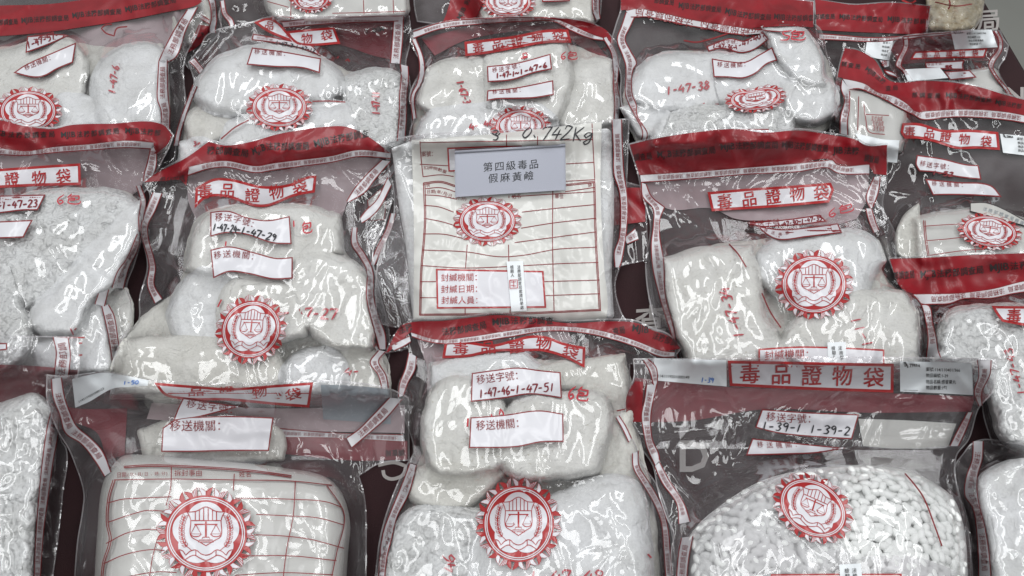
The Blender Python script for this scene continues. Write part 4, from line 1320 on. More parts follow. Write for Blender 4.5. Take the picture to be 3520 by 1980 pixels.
b.band('l3', '182,325 240,282 410,192 530,106 620,126 760,106 900,66 1000,47 1150,26 1282,26 1400,82 1512,166 1340,150 1200,181 1000,206 880,222 780,237 620,207 530,212 425,245 410,345 380,315 280,318',
       ['務部調查局', 'MJIB法務部調查局', 'MJIB法務部調查', '局法務部'], ['520,168 620,172 745,188', '768,178 850,150 950,148 1075,146', '1104,136 1200,112 1400,76', '400,285 330,300 265,300'], 46)
b.label('back_print', 'l3', '420,290 620,245 790,275 1010,245 1340,190 1470,200 1290,420 1250,520 1000,470 640,490 470,540 420,420', 0, wmat='backprint', back=True)
b.tapes([('l3', '415,242 530,216 620,207 790,236 880,221 1000,206 1200,181 1340,149 1515,166', '420,287 530,252 620,242 790,273 880,259 1010,241 1200,216 1340,186 1515,196'),
         ('l3', '230,380 190,480 165,575 210,780 200,880 240,980', '278,385 240,480 200,565 242,790 235,880 278,955', False),
         ('l3', '1468,205 1380,290 1320,360 1278,428', '1515,212 1430,310 1380,375 1290,432'), ('l3', '1500,300 1440,420 1380,480 1350,520', '1520,340 1450,470 1400,520 1360,545', True, False),
         ('l3', '1308,570 1306,660 1345,720 1386,800 1386,950 1411,1060 1441,1170 1456,1228', '1333,570 1336,650 1376,715 1417,800 1425,950 1446,1040 1486,1150 1491,1230'), ('l3', '1452,1235 1405,1300 1450,1370 1475,1470', '1490,1240 1450,1292 1490,1370 1508,1470')])
b.title('l3', '460,355 560,305 640,305 830,346 960,336 1080,290 1115,290 1105,380 1000,400 850,456 780,456 620,405 520,410 455,466', '510,376 632,370 768,398 897,378 1022,348', 84)
b.label('number_label', 'l3', '540,485 640,480 740,515 850,530 970,508 980,660 880,655 720,605 620,600 540,620', texts=[('移送字號：', '562,532 660,535 780,572', 44)], hands=[('1-47-24~1-47-29', '550,585 700,602 892,645', 40, 'pen', 4.6)])
b.marks('handwriting', [('l3', '包', '1035,600', '1095,592', 55, 'penred', 5), ('l3', '1', '985,568', '1005,565', 34, 'penred', 5)], [('l3', '625,645 622,670', 5, 'penred'), ('l3', '600,960 580,1000', 5, 'penred')])
b.label('agency_label', 'l3', '540,690 640,672 780,705 900,735 986,730 985,846 880,850 740,820 640,810 556,845', texts=[('移送機關：', '556,738 650,728 785,745', 44)])
b.emblem('l3', 760, 1122, 196, 192, 2, .08)
b.writing(2, 'l3', '- 47-27', '930,1060', '1225,1068', 58, w=7)
b.writing(6, 'l3', '4-', '1265,1370', '1350,1370', 40)
b.writing(0, 'l3', '1', '555,520', '575,520', 20)

b = Bag('evidence bag numbered 1-47-34 on the right, with a sealing label at its foot',
        q('l6', '18,128 200,80 480,40 640,30 800,50 1000,38 1200,65 1330,90 1400,126 1518,122 1512,350 1490,480 1562,650 1567,790 1602,900 1662,1000 1702,1200 1712,1420 240,1420 180,1200 128,960 118,800 145,600 92,400 75,310'), 9,
        [('off-white packet in the upper right of the bag numbered 1-47-34', q('l6', '790,760 880,680 1250,635 1430,675 1490,800 1420,900 1380,1020 1300,1060 900,1010 760,900'), .06, 'fine'),
         ('speckled off-white packet with red number 1-47-34 standing on the left', q('l6', '225,810 380,750 720,735 770,900 800,1100 910,1290 950,1410 370,1410 250,1050'), .065, 'brick'),
         ('off-white packet low on the right of the bag numbered 1-47-34', q('l6', '940,1200 1050,1100 1250,1020 1600,995 1665,1060 1700,1410 1000,1410 900,1300'), .065, 'brick')],
        lift=lambda x, y: .02 * np.clip((640 - y) / 220., 0, 1), under=('wide off-white packet lying beneath the others in the bag numbered 1-47-34', 'l6', '260,850 400,760 800,700 1250,650 1450,700 1480,900 1600,1020 1680,1200 1690,1410 400,1410 260,1050', .022), folds=90)
b.band('l6', '25,130 200,90 480,50 640,40 800,60 1000,48 1200,75 1330,100 1400,136 1515,131 1512,306 1440,300 1408,247 1220,236 1197,217 1000,236 700,261 400,287 80,306',
       ['調查局', 'MJIB法務部調查局', 'MJIB法務部調查局', 'MJIB法務部調查局', 'JIB法務', '調查局'], ['48,222 155,213', '183,207 350,194 524,178', '550,162 700,152 886,150', '905,146 1050,158 1172,172', '1205,180 1280,182 1355,184', '1380,222 1465,238'], 46)
b.label('back_print', 'l6', '100,352 400,328 700,303 1180,268 1410,300 1400,440 1340,560 1180,600 900,570 640,560 500,500 240,500 120,400', 0, wmat='backprint', back=True)
b.tapes([('l6', '85,304 400,285 700,262 1000,237 1150,223 1200,219 1225,244 1412,243', '90,348 400,326 700,301 1000,286 1180,266 1222,291 1412,300'),
         ('l6', '92,350 100,430 160,500 162,600 150,700 160,850 190,980 240,1150 272,1250 290,1380', '120,360 150,430 226,492 200,560 197,650 220,800 230,1000 280,1200 305,1370', False),
         ('l6', '1440,318 1395,442 1420,500', '1476,310 1465,400 1432,492'), ('l6', '1392,500 1410,570 1440,640', '1425,500 1445,570 1465,625', True, True)])
b.title('l6', '475,405 700,385 1000,365 1190,350 1208,392 1180,465 900,490 500,516', '575,460 718,444 857,433 995,415 1135,410', 92)
b.label('number_label', 'l6', '700,582 950,560 1125,535 1165,575 1000,596 900,602 780,606', texts=[('移送字號：', '715,604 800,600 925,592', 42)], hands=[('1-47-30~1-47-35', '880,610 1140,566', 26, 'pendark', 4)])
b.label('agency_label', 'l6', '758,600 900,620 1080,606 1230,585 1255,640 1050,665 880,680 820,652', texts=[('移送機關：', '790,628 900,656 985,634', 22)], off=.0008)
b.marks('handwriting', [('l6', '6包', '1175,555', '1330,505', 44, 'penred', 4)], [('l6', '600,705 650,760 700,840', 4.5, 'line'), ('l6', '790,990 840,1100 900,1190', 4.5, 'line')])
b.emblem('l6', 1092, 940, 232, 206)
b.label('seal_label', 'l6', '770,1312 1000,1298 1260,1304 1500,1316 1500,1420 770,1420', 6, 'red', texts=[('封緘機關：', '805,1375 950,1366 1075,1366', 60, dict(m='red'))])
b.sticker('l6', '1170,1275 1275,1272 1282,1420 1172,1420', [('檢', '1192,1318 1216,1318', 26), ('驗', '1196,1344 1220,1344', 26), ('人', '1196,1370 1220,1370', 26), ('法', '1232,1318 1256,1318', 26), ('務', '1238,1346 1262,1346', 26), ('部', '1240,1372 1264,1372', 26)], off=.0016)
b.writing(1, 'l6', '1-47-34', '690,1240', '600,950', 62, w=6)
b.writing(2, 'l6', '1-11', '1440,1290', '1350,1110', 60, w=5)

# centre
b = Bag('white form bag in the centre with 0.742 Kg handwritten, under the grey name card',
        q('l4', '122,192 300,158 800,128 1420,78 1540,58 1652,53 1645,250 1625,700 1600,950 1565,1080 1600,1250 1640,1320 1500,1330 300,1350 180,1345 85,1320 75,1100 100,900 180,700 188,500 165,400'), 10,
        [('flat white packet under the printed form in the centre, its edges showing', q('l4', '175,235 300,190 900,160 1540,110 1560,600 1545,1000 1560,1300 310,1330 285,1100 270,900 215,560'), .024, 'form', dict(R=.2, grow=0, wob=0, mat='fine', sink=.0005))],
        folds=80, fold_amp=1.25)
b.label('form_sheet', 'l4', '298,182 800,146 1482,70 1476,500 1500,1000 1520,1200 1510,1310 900,1318 310,1314 312,700', 0, wmat='form')
sh = b.sheet()
b.form_lines(sh, 'l4', ['350,200 890,190 1425,180', '350,182 358,300 370,412', '890,150 890,225', '1083,150 1083,215', '1422,80 1430,250 1440,436', '350,335 555,345', '1260,332 1432,322', '370,412 480,400 560,410', '1260,440 1440,430',
  '372,450 480,440 570,466', '375,458 480,448 570,474', '1260,460 1440,440', '1260,468 1440,448', '380,487 480,480 570,505', '1255,505 1440,478', '380,525 470,530 580,552', '920,537 1178,520 1440,505',
  '378,590 470,600 560,632', '985,632 1180,610 1445,585', '375,670 480,690 570,716', '980,732 1180,700 1445,670', '370,768 500,770 620,796', '940,822 1180,790 1448,755', '365,868 640,880 850,910 1000,900 1190,865 1450,850',
  '360,965 630,980 1000,965 1180,955 1462,945', '355,1065 450,1065', '1122,1065 1470,1055', '352,1165 455,1165', '1132,1152 1472,1140', '350,1275 900,1270 1475,1245', '350,1268 900,1262 1475,1238',
  '372,450 378,700 355,1000 348,1275', '382,455 386,700 363,1000 356,1268', '645,835 634,985', '632,1230 632,1270', '905,530 905,545', '902,835 905,965', '912,1240 912,1268', '1178,500 1176,800 1186,1250', '1440,440 1450,800 1476,1248', '1432,445 1442,800 1467,1240'], w=2.8)
sh.text('案號：', q('l4', '360,285 440,282'), 36 * sc('l4'), M['line'], .0014)
sh.text('扣押物數量', q('l4', '370,365 440,368 515,392'), 34 * sc('l4'), M['line'], .0014, hy=.7)
sh.text('拆', q('l4', '390,476 415,474'), 28 * sc('l4'), M['line'], .0014); sh.text('錄', q('l4', '1398,474 1424,470'), 28 * sc('l4'), M['line'], .0014)
sh.text('日期(年/月/日、時:分)', q('l4', '392,514 470,516 560,546 640,560'), 26 * sc('l4'), M['line'], .0014)
sh.text('姓名', q('l4', '925,548 982,542'), 30 * sc('l4'), M['line'], .0014); sh.text('單位', q('l4', '1190,546 1246,545'), 30 * sc('l4'), M['line'], .0014)
P = q('l4', '800,185 930,175'); sh.hand('3', P[0], P[0] + np.array([26., -2]), 60 * sc('l4'), 4.5, M['pen'], .0018); sh.stroke(q('l4', '800,142 830,160 850,140'), 4, M['pen'], .0018)
P = q('l4', '975,172 1070,180 1285,180'); sh.hand('0', P[0], P[0] + np.array([34., 0]), 66 * sc('l4'), 4.5, M['pen'], .0018, lean=.25)
sh.stroke(q('l4', '1060,150 1068,168'), 4.5, M['pen'], .0018)
sh.hand('742', P[1] + np.array([12., 6]), P[2], 86 * sc('l4'), 4.5, M['pen'], .0018, lean=.3)
sh.hand('Kg', P[2] + np.array([6., 6]), P[2] + np.array([78., 2]), 84 * sc('l4'), 4.5, M['pen'], .0018, lean=.2)
sh.build('form_lines', b.root)
b.label('case_label', 'l4', '520,232 760,222 985,218 985,285 760,340 555,380 528,380', 5, 'red', off=.0012)
b.emblem('l4', 770, 690, 217, 156, off=.0012)
b.label('seal_label', 'l4', '450,985 700,990 1000,996 1120,998 1137,1228 900,1230 700,1232 455,1234', 6, 'red', texts=[('封緘機關：', '480,1060 720,1056', 52, dict(m='red')), ('封緘日期：', '480,1132 722,1128', 52, dict(m='red')), ('封緘人員：', '482,1200 724,1200', 52, dict(m='red'))], off=.0012)
seal = [(c, '%d,%d %d,%d' % (955 + i * 2, 984 + i * 25.2, 977 + i * 2, 984 + i * 25.2), 25) for i, c in enumerate('法務部調查局鑑識科學處')]
seal += [(c, '%d,%d %d,%d' % (912 + i * 1.5, 984 + i * 25, 935 + i * 1.5, 984 + i * 25), 25) for i, c in enumerate('檢驗人')]
o = b.sticker('l4', '890,940 992,937 1002,1080 1016,1246 920,1250 905,1100', seal, off=.0034)
sh = b.sheet(); sh.stroke(q('l4', '910,1056 957,1054 959,1104 912,1107'), 3, M['penred'], .0048, True, False)
sh.stroke(q('l4', '918,1068 948,1066'), 2, M['penred'], .0048); sh.stroke(q('l4', '934,1060 935,1100'), 2, M['penred'], .0048); sh.stroke(q('l4', '918,1088 950,1092'), 2, M['penred'], .0048)
sh.build('name_stamp', o)
b.tapes([('l4', '1547,58 1556,250 1560,400 1592,500 1602,650 1590,800 1562,880 1566,975', '1606,55 1612,250 1622,400 1642,540 1642,680 1622,850 1602,950 1592,978')])
CENTRE = b

# bottom row
b = Bag('evidence bag in the bottom left corner with a vertical taped edge and white powder',
        q('l2', '-250,85 100,92 300,94 440,100 442,300 380,420 330,560 350,690 372,720 352,1000 332,1200 240,1820 -250,1820'), 11,
        [('crumbly white packet filling the bottom left corner', q('l2', '-240,540 40,475 180,430 272,480 290,600 255,850 220,1050 195,1300 180,1760 -240,1760'), .07, 'chunk')], folds=70, lift=lambda x, y: .015 * np.clip((1360 - y) / 150., 0, 1))
b.band('l2', '-240,245 150,258 310,270 440,285 440,330 300,420 0,470 -240,485', None, back=True)
b.tapes([('l2', '300,96 318,180 312,260 305,330', '386,104 398,200 392,270 384,330'), ('l2', '292,500 265,620 240,800 220,1000 205,1200 185,1760', '326,520 330,620 300,800 272,1000 246,1200 212,1760')])
b.label('agency_label', 'l2', '-200,135 -60,132 40,130 40,168 -60,180 -200,190')

b = Bag('evidence bag in the lower right with red band, full title cut off, numbered 1-47-43',
        q('l8', '112,180 370,168 700,148 1076,133 1300,125 1300,1590 1076,1575 850,1500 790,1300 760,900 380,900 332,860 330,760 342,640 320,560 240,430 175,330'), 12,
        [('lumpy white packet with red number 1-47-43 at the right edge', q('l8', '440,900 470,830 482,700 560,560 800,530 1290,540 1290,1560 950,1500 860,1300 800,1000'), .075, 'chunk')], folds=70)
b.band('l8', '120,186 370,178 700,159 1076,145 1290,136 1290,325 1076,341 850,397 600,427 290,432 205,395', ['部調查局', 'MJIB法務部調查局', 'MJIB法務部'], ['150,330 300,318', '338,322 560,308 792,284', '833,276 980,262 1180,244'], 62)
b.tapes([('l8', '285,436 450,432 600,429 850,398 1076,343 1290,328', '345,512 400,508 550,502 640,470 850,464 1000,432 1290,395'), ('l8', '285,442 340,500 380,640 395,760 385,850 380,905', '345,505 400,520 425,640 450,750 466,840 490,905', False)])
b.title('l8', '845,520 1000,522 1290,522 1290,690 1076,662 920,632 880,580', '1005,592 1190,600', 108, '毒品')
b.writing(0, 'l8', '1-47-43', '1090,1150', '990,815', 58, w=5)

b = Bag('evidence bag at the bottom right corner, mostly hidden by the pill bag beside it',
        q('l7', '2050,770 2110,680 2150,630 2220,600 2400,620 2600,640 2600,1820 2160,1820 2140,1150 2060,870'), 13,
        [('white packet at the bottom right corner behind a taped edge', q('l7', '2215,840 2400,745 2600,740 2600,1760 2300,1760 2260,1300 2240,1150 2190,950'), .07, 'fine')], folds=55)
b.tapes([('l7', '2165,610 2160,720 2120,840 2115,950 2160,1020 2190,1200 2197,1760', '2226,610 2220,720 2190,830 2192,950 2238,1150 2262,1300 2290,1760', False)])

b = Bag('evidence bag at the lower left numbered 1-50, its packet wrapped in a large printed form',
        q('l2', '265,310 345,318 480,305 580,293 860,338 1400,358 1800,342 2200,388 2312,440 2315,792 2150,810 2030,880 2062,1000 2072,1300 2062,1820 405,1820 440,1250 468,1080 475,980 420,800 385,720 335,640 268,460'), 14,
        [('small off-white packet behind the agency label numbered 1-50', q('l2', '800,640 920,590 1200,580 1560,600 1610,700 1590,780 1250,800 830,790'), .022, 'dull'),
         ('large cream packet wrapped in a printed form under the emblem at the lower left', q('l2', '650,840 700,790 830,783 1100,806 1600,856 1850,915 1922,1000 1962,1150 1952,1300 1920,1760 545,1760 570,1200 605,920'), .075, 'form', dict(wob=0, R=.42, ef=.2))],
        lift=lambda x, y: .045 * np.clip((1585 - y) / 260., 0, 1), folds=85)
b.band('l2', '285,470 430,500 720,500 705,760 600,800 550,640 380,560', None, back=True)
b.band('l2', '1500,640 1900,665 2305,685 2305,790 2000,795 1500,745', ['調查局'], ['2290,735 2180,740'], 40, back=True)
b.label('back_print', 'l2', '860,470 1600,500 2290,480 2290,640 1540,620 1200,590 830,560', 0, wmat='backprint', back=True)
b.tapes([('l2', '290,335 302,440 340,540 372,640 460,700 540,800 592,885', '346,325 366,440 402,540 432,600 512,670 577,740 627,860', False), ('l2', '2205,440 2100,550 2030,620 1962,668', '2277,447 2180,560 2100,630 1992,722')])
b.tapes([('l2', '1540,610 1900,640 2280,650', '1540,665 1900,668 2290,690')], back=True)
b.sticker('l2', '408,336 500,312 580,299 700,314 842,342 836,372 740,378 640,388 500,465 426,496', [('1141119201000123', '446,470 530,425 612,380', 18)], [('1-50', '695,368', '785,362', 22, 'penblue')])
b.sticker('l2', '1815,366 2000,372 2206,392 2212,590 2020,575 1830,562', mat_='greysticker', back=True, off=.002)
b.label('title_label', 'l2', '872,354 1100,372 1300,385 1550,368 1772,352 1750,496 1570,482 1280,456 1050,452 930,425', 9, 'red', texts=[('品', '1050,428 1170,425', 100, dict(m='red', hy=.5, bold=.012)), ('證', '1225,410 1340,402', 90, dict(m='red', hy=.4, bold=.012)), ('物', '1425,440 1520,425', 90, dict(m='red', hy=.7, bold=.012)), ('袋', '1610,455 1715,440', 95, dict(m='red', hy=.75, bold=.012))])
b.label('number_label', 'l2', '1036,441 1200,465 1362,490 1250,518 1140,546 980,571 1005,505', texts=[('移送字號：', '1050,490 1180,510 1330,530', 58)], off=.0008)
b.label('agency_label', 'l2', '1000,562 1180,546 1380,545 1548,552 1534,650 1522,741 1300,741 1100,746 912,746 920,610', texts=[('移送機關：', '958,622 1100,624 1265,622', 66)], off=.0008)
b.emblem('l2', 1165, 1210, 286, 268)
sh = b.sheet()
b.form_lines(sh, 'l2', ['700,836 830,828 970,830 1400,856 1650,890', '700,828 830,820 970,822 1400,848 1650,880', '645,905 970,900 1320,905 1660,912 1880,935', '610,1035 690,1015 800,1008 970,1000', '1330,1008 1660,1015 1850,1030 1935,1060', '610,1145 760,1095 830,1078 930,1082', '1450,1100 1620,1108 1800,1120 1948,1160',
  '600,1265 720,1205 830,1185 890,1186', '1436,1215 1600,1222 1750,1240 1948,1292', '585,1380 700,1330 850,1300 930,1304', '1370,1335 1650,1335 1905,1362', '640,1475 760,1445 900,1425 1000,1430', '1330,1445 1600,1430 1885,1442',
  '652,905 622,1000 612,1150 630,1240 590,1380 580,1480', '640,905 612,1000 602,1150 618,1240 580,1380 570,1480', '970,830 965,950 940,1050', '890,1240 862,1350 842,1480', '1326,870 1320,965', '1672,910 1660,1100 1622,1300 1600,1480', '1850,935 1948,1100 1905,1320 1872,1480'], w=3.2)
sh.text('日期', q('l2', '660,890 716,888'), 34 * sc('l2'), M['line'], .0014); sh.text('(年/月/日、時:分)', q('l2', '720,884 950,876'), 24 * sc('l2'), M['line'], .0014)
sh.text('拆封事由', q('l2', '986,880 1146,880'), 40 * sc('l2'), M['line'], .0014); sh.text('姓名', q('l2', '1352,886 1422,886'), 36 * sc('l2'), M['line'], .0014)
sh.build('form_lines', b.root)

b = Bag('evidence bag numbered 1-47-46 to 1-47-51, at the bottom centre of the table',
        q('l5', '118,242 160,150 250,65 430,55 560,40 720,25 900,38 1100,66 1330,58 1480,68 1560,105 1650,140 1722,215 1650,285 1440,300 1430,480 1382,600 1462,720 1502,830 1582,950 1642,1100 1680,1300 1700,1820 50,1820 80,1300 112,1150 180,960 232,850 270,780 190,500 190,410 248,300 246,215'), 15,
        [('pale packet top row left behind the number label 1-47-46', q('l5', '365,480 370,310 560,270 760,250 900,270 960,330 930,430 720,500'), .055, 'fine'),
         ('pale packet top row right behind the red 6 marks', q('l5', '930,400 980,320 1200,290 1400,265 1430,400 1440,620 1330,700 1250,470'), .05, 'dull'),
         ('off-white packet along the right side of the bag numbered 1-47-46', q('l5', '1270,640 1400,560 1440,640 1500,840 1540,960 1440,1000 1300,960 1250,860'), .05, 'dull'),
         ('pressed white block on the left beside the agency label numbered 1-47-46', q('l5', '365,480 430,400 560,380 720,460 765,560 755,800 745,850 640,890 400,890 328,770'), .075, 'brick'),
         ('pale packet below the left block in the bag numbered 1-47-46', q('l5', '250,970 330,860 640,880 760,890 640,1020 520,1090 380,1090 260,1020'), .055, 'dull'),
         ('speckled white block on the right beside the red 6 of the bag numbered 1-47-46', q('l5', '790,540 880,490 1100,465 1285,470 1335,560 1295,800 1262,890 1100,915 800,905 748,840 765,650'), .08, 'brick'),
         ('white packet at the bottom left marked 46 in red', q('l5', '105,1370 170,1210 250,1100 500,1090 650,1100 660,1300 560,1760 80,1760'), .065, 'chunk'),
         ('bright white packet right of the lowest emblem, marked 1-47-48', q('l5', '560,1760 640,1200 760,1090 1050,1010 1250,930 1440,925 1500,1000 1545,1250 1570,1760'), .08, 'fine')], under=('wide off-white packet lying beneath the others in the bag numbered 1-47-46', 'l5', '110,1370 250,1000 330,800 380,420 900,300 1400,300 1440,560 1530,950 1570,1200 1590,1760 90,1760', .022), folds=100)
b.band('l5', '122,240 160,160 200,97 250,77 430,67 560,52 720,37 900,50 1100,80 1330,70 1480,80 1560,117 1650,152 1712,216 1692,222 1612,227 1500,182 1400,147 1250,112 1100,95 970,95 800,115 560,152 400,167 255,127 205,172 135,234',
       ['法務', '法務部調查局', 'MJIB法務部調查', '查局', 'MJIB', '法務部調'], ['190,140 270,112', '425,145 550,128 668,104', '695,92 850,82 1030,84', '1350,142 1418,132', '1450,122 1545,134', '1560,160 1620,180 1690,205'], 44)
b.label('back_print', 'l5', '290,170 560,190 800,156 970,128 1110,126 1130,180 900,260 760,260 440,300 350,330', 0, wmat='backprint', back=True)
b.tapes([('l5', '255,128 400,167 560,154 800,117 970,97 1100,97 1250,113 1400,149 1500,184 1612,228 1685,236', '262,152 320,172 420,190 560,186 800,152 970,124 1100,122 1250,142 1400,182 1500,217 1610,262 1680,262'),
         ('l5', '140,206 200,172 248,150', '165,228 215,205 255,180', True, False), ('l5', '245,240 225,330 195,410 190,480', '285,260 278,330 240,400 215,472', False),
         ('l5', '250,840 205,960 155,1080 110,1200 90,1330 68,1760', '285,850 245,1000 180,1130 150,1250 125,1350 102,1760', False), ('l5', '1365,590 1400,650 1435,725', '1382,580 1420,640 1450,705', True, False),
         ('l5', '1455,785 1460,860 1510,950 1570,1050 1610,1150 1625,1300 1655,1760', '1487,770 1490,850 1550,950 1610,1060 1645,1180 1657,1300 1695,1760')])
b.title('l5', '440,182 560,180 700,195 800,172 900,148 980,150 1090,188 1200,210 1196,322 1080,264 960,232 900,232 700,236 560,264 425,270', '525,218 675,212 830,208 975,192 1120,236', 88, hy=.85)
b.label('number_label', 'l5', '585,350 720,332 830,320 960,335 1066,345 1073,486 900,465 760,486 580,506', texts=[('移送字號：', '612,408 730,392 850,380', 54)], hands=[('1-47-46~1-47-51', '625,485 820,462 1035,448', 46, 'pendark', 5)])
b.marks('handwriting', [('l5', '6包', '1100,488', '1215,505', 70, 'penred', 6)], [('l5', '565,595 562,640', 6, 'penred'), ('l5', '690,572 695,590', 5, 'penred'), ('l5', '735,575 740,545 755,565 758,580', 5, 'penred'), ('l5', '1370,555 1440,540', 4, 'line'), ('l5', '1538,1330 1558,1350', 5, 'penred')])
b.label('agency_label', 'l5', '578,590 760,576 950,552 1081,570 1083,722 960,725 830,750 570,756', texts=[('移送機關：', '608,655 740,650 855,640', 58)])
b.emblem('l5', 838, 1166, 236, 254)
b.writing(6, 'l5', '46', '505,1425', '485,1320', 62, w=6)
b.writing(7, 'l5', '1-47-48', '890,1490', '1300,1485', 68, w=7)

# pill bag
b = Bag('evidence bag of white pills at the lower right, its titled panel standing up',
        q('l7', '50,97 640,97 1200,85 1700,88 2312,98 2285,300 2200,402 2135,600 2060,700 2060,880 2132,1150 2160,1820 290,1820 285,1300 300,1180 255,1080 200,900 170,760 60,600 5,485 12,330 55,200'), 29,
        [('heap', q('l7', '410,1180 600,1000 850,850 1100,785 1500,755 1750,790 1950,880 2050,970 2112,1150 2140,1760 410,1760'), .085, 'form', dict(hidden=True, R=.8, ef=.15, wob=0))],
        lift=lambda x, y: .058 * np.clip((1545 - y) / 290., 0, 1), folds=90)
PILL_ZF = b.packets[0][1]; PILLS = b
b.band('l7', '25,290 60,215 300,240 640,272 1200,290 1660,312 2175,332 2150,425 1500,432 850,412 400,482 10,492', None, back=True)
b.inner = Sheet(lambda x, y: np.maximum(PILL_ZF(x, y) + .0012, gsample(b.B, x, y) + .006))
b.inner.poly(q('l7', '425,1185 600,1010 850,862 1100,797 1420,775 1350,960 1330,1200 1420,1330 1800,1330 2080,1420 2110,1800 425,1800'), M['milky'], 0, 10)
b.inner.build('inner_film', b.root)
b.band('l7', '8,330 60,235 110,240 108,330 95,490 8,488', None)
b.label('back_print', 'l7', '1450,470 1750,480 2060,500 2010,640 1700,655 1480,640', 0, wmat='form', back=True)
b.tapes([('l7', '112,105 150,170 175,260', '140,98 190,150 200,250', False), ('l7', '132,260 120,350 100,450 112,540 135,650 185,760', '197,250 168,380 157,470 167,600 207,690 212,730', False),
         ('l7', '182,765 230,870 320,1000 332,1125', '212,740 270,850 365,1000 402,1110', False), ('l7', '350,1210 332,1300 308,1760', '420,1200 392,1350 368,1760'),
         ('l7', '2190,102 2200,200 2172,310 2200,388', '2276,106 2270,190 2215,310 2220,388'), ('l7', '2130,430 2060,560 2020,640', '2160,430 2110,560 2072,640', True)])
b.sticker('l7', '178,92 400,100 628,105 630,269 400,250 180,231', [('1141119201000149', '197,212 400,222', 26)], [('1-39', '468,245', '550,248', 32, 'penblue')])
b.title('l7', '637,108 1200,118 1670,128 1668,308 1200,292 650,266', '775,192 970,196 1160,204 1350,206 1545,216', 132, border=10)
b.sticker('l7', '1710,112 1930,117 2155,123 2160,220 2163,322 1930,310 1710,300', [('案號:114/110401/366', '1870,172 2085,178', 27), ('物品編號:1-39', '1870,210 2010,213', 27), ('物品名稱:感冒藥丸', '1870,250 2058,252', 27), ('物品數量:1包', '1870,286 2002,288', 27), ('1141119201000149', '1730,296 1832,299', 10)], zebra=('1768,150 1838,151', 30))
b.label('number_label', 'l7', '850,410 1100,428 1455,443 1432,520 1410,597 1200,585 950,560 808,525', texts=[('移送字號：', '872,478 1020,490 1170,494', 62)], hands=[('1-39-1.1-39-2', '845,540 1400,575', 52, 'pen', 4.8)])
b.label('agency_label', 'l7', '790,592 1000,615 1372,652 1200,682 980,692 750,698', texts=[('移送機關：', '812,645 960,650 1085,642', 42, dict(lean=-.2))])
b.emblem('l7', 1168, 1026, 272, 205, 24, -.10)
b.marks('handwriting', [], [('l7', '1740,810 1800,880 1850,950 1930,1150 1970,1262', 5, 'line')])
b.label('seal_label', 'l7', '905,1437 1300,1434 1720,1434 1720,1500 905,1500', 6, 'red')
b.sticker('l7', '1330,1378 1465,1370 1478,1500 1340,1500', [('檢', '1362,1428 1396,1428', 32), ('驗', '1366,1462 1400,1462', 32), ('法', '1408,1426 1442,1426', 32), ('務', '1412,1460 1446,1460', 32)], off=.0016)

# ------------------------------------------------------------------ the pills
M['pill'] = plain('white_pill', (.80, .815, .80), .4, .03, 30)
def pill_mesh():
    me = bpy.data.meshes.new('pill')
    V = []; F = []
    nu, nv = 12, 8
    a, r = .0066, .0043
    for j in range(nv + 1):
        t = math.pi * j / nv
        x = -math.cos(t)
        rr = math.sin(t)**.8
        for i in range(nu):
            p = 2 * math.pi * i / nu
            V.append((x * a, rr * r * math.cos(p), rr * r * .92 * math.sin(p)))
    for j in range(nv):
        for i in range(nu):
            k = (i + 1) % nu
            F.append((j * nu + i, j * nu + k, (j + 1) * nu + k, (j + 1) * nu + i))
    me.from_pydata(V, [], F)
    me.polygons.foreach_set('use_smooth', [True] * len(me.polygons))
    me.materials.append(M['pill'])
    me.update()
    return me, np.array(V), F
pm, PV, PF = pill_mesh()
dome = inset(smooth(q('l7', '425,1190 600,1010 850,862 1100,797 1500,767 1750,800 1945,890 2040,975 2100,1150 2128,1490 425,1490'), True, 12), 9)
rnd = random.Random(4)
x0, y0 = dome.min(0); x1, y1 = dome.max(0)
cand = np.random.RandomState(4).uniform((x0, y0), (x1, y1), (30000, 2))
cand = cand[inside(dome, cand[:, 0], cand[:, 1])]
spots = np.zeros((0, 2))
for p in cand:
    if len(spots) >= 1150:
        break
    if not len(spots) or (((spots - p) * (1, 1.1))**2).sum(1).min() > 22.5**2:
        spots = np.concatenate([spots, p[None]])
P = np.array(spots)
Z = PILL_ZF(P[:, 0], P[:, 1]) - .0015
Z = np.maximum(Z, gsample(PILLS.B, P[:, 0], P[:, 1]) + .005)
PW = unproject(P[:, 0], P[:, 1], Z)
order = np.argsort(((P[:, 0] - 2900) / 520.)**2 + ((P[:, 1] - 1720) / 330.)**2 + (P[:, 1] > 1985) * 9.)
def normal_at(i):
    x, y = P[i]
    A = unproject([x, x + 12, x], [y, y, y - 12], PILL_ZF(np.array([x, x + 12, x]), np.array([y, y, y - 12])))
    n = np.cross(A[1] - A[0], A[2] - A[0]); n /= np.linalg.norm(n) + 1e-9
    return Vector(n if n[2] > 0 else -n)
def pill_matrix(i):
    n = normal_at(i)
    a = rnd.uniform(0, math.pi)
    t = Vector((math.cos(a), math.sin(a), 0)); t = (t - n * t.dot(n)).normalized()
    tilt = rnd.uniform(-.4, .4)
    t = (t * math.cos(tilt) + n * math.sin(tilt)).normalized()
    bb = n.cross(t).normalized(); nn = t.cross(bb)
    R = Matrix((t, bb, nn)).transposed()
    return R
first = None
stuffV = []; stuffF = []
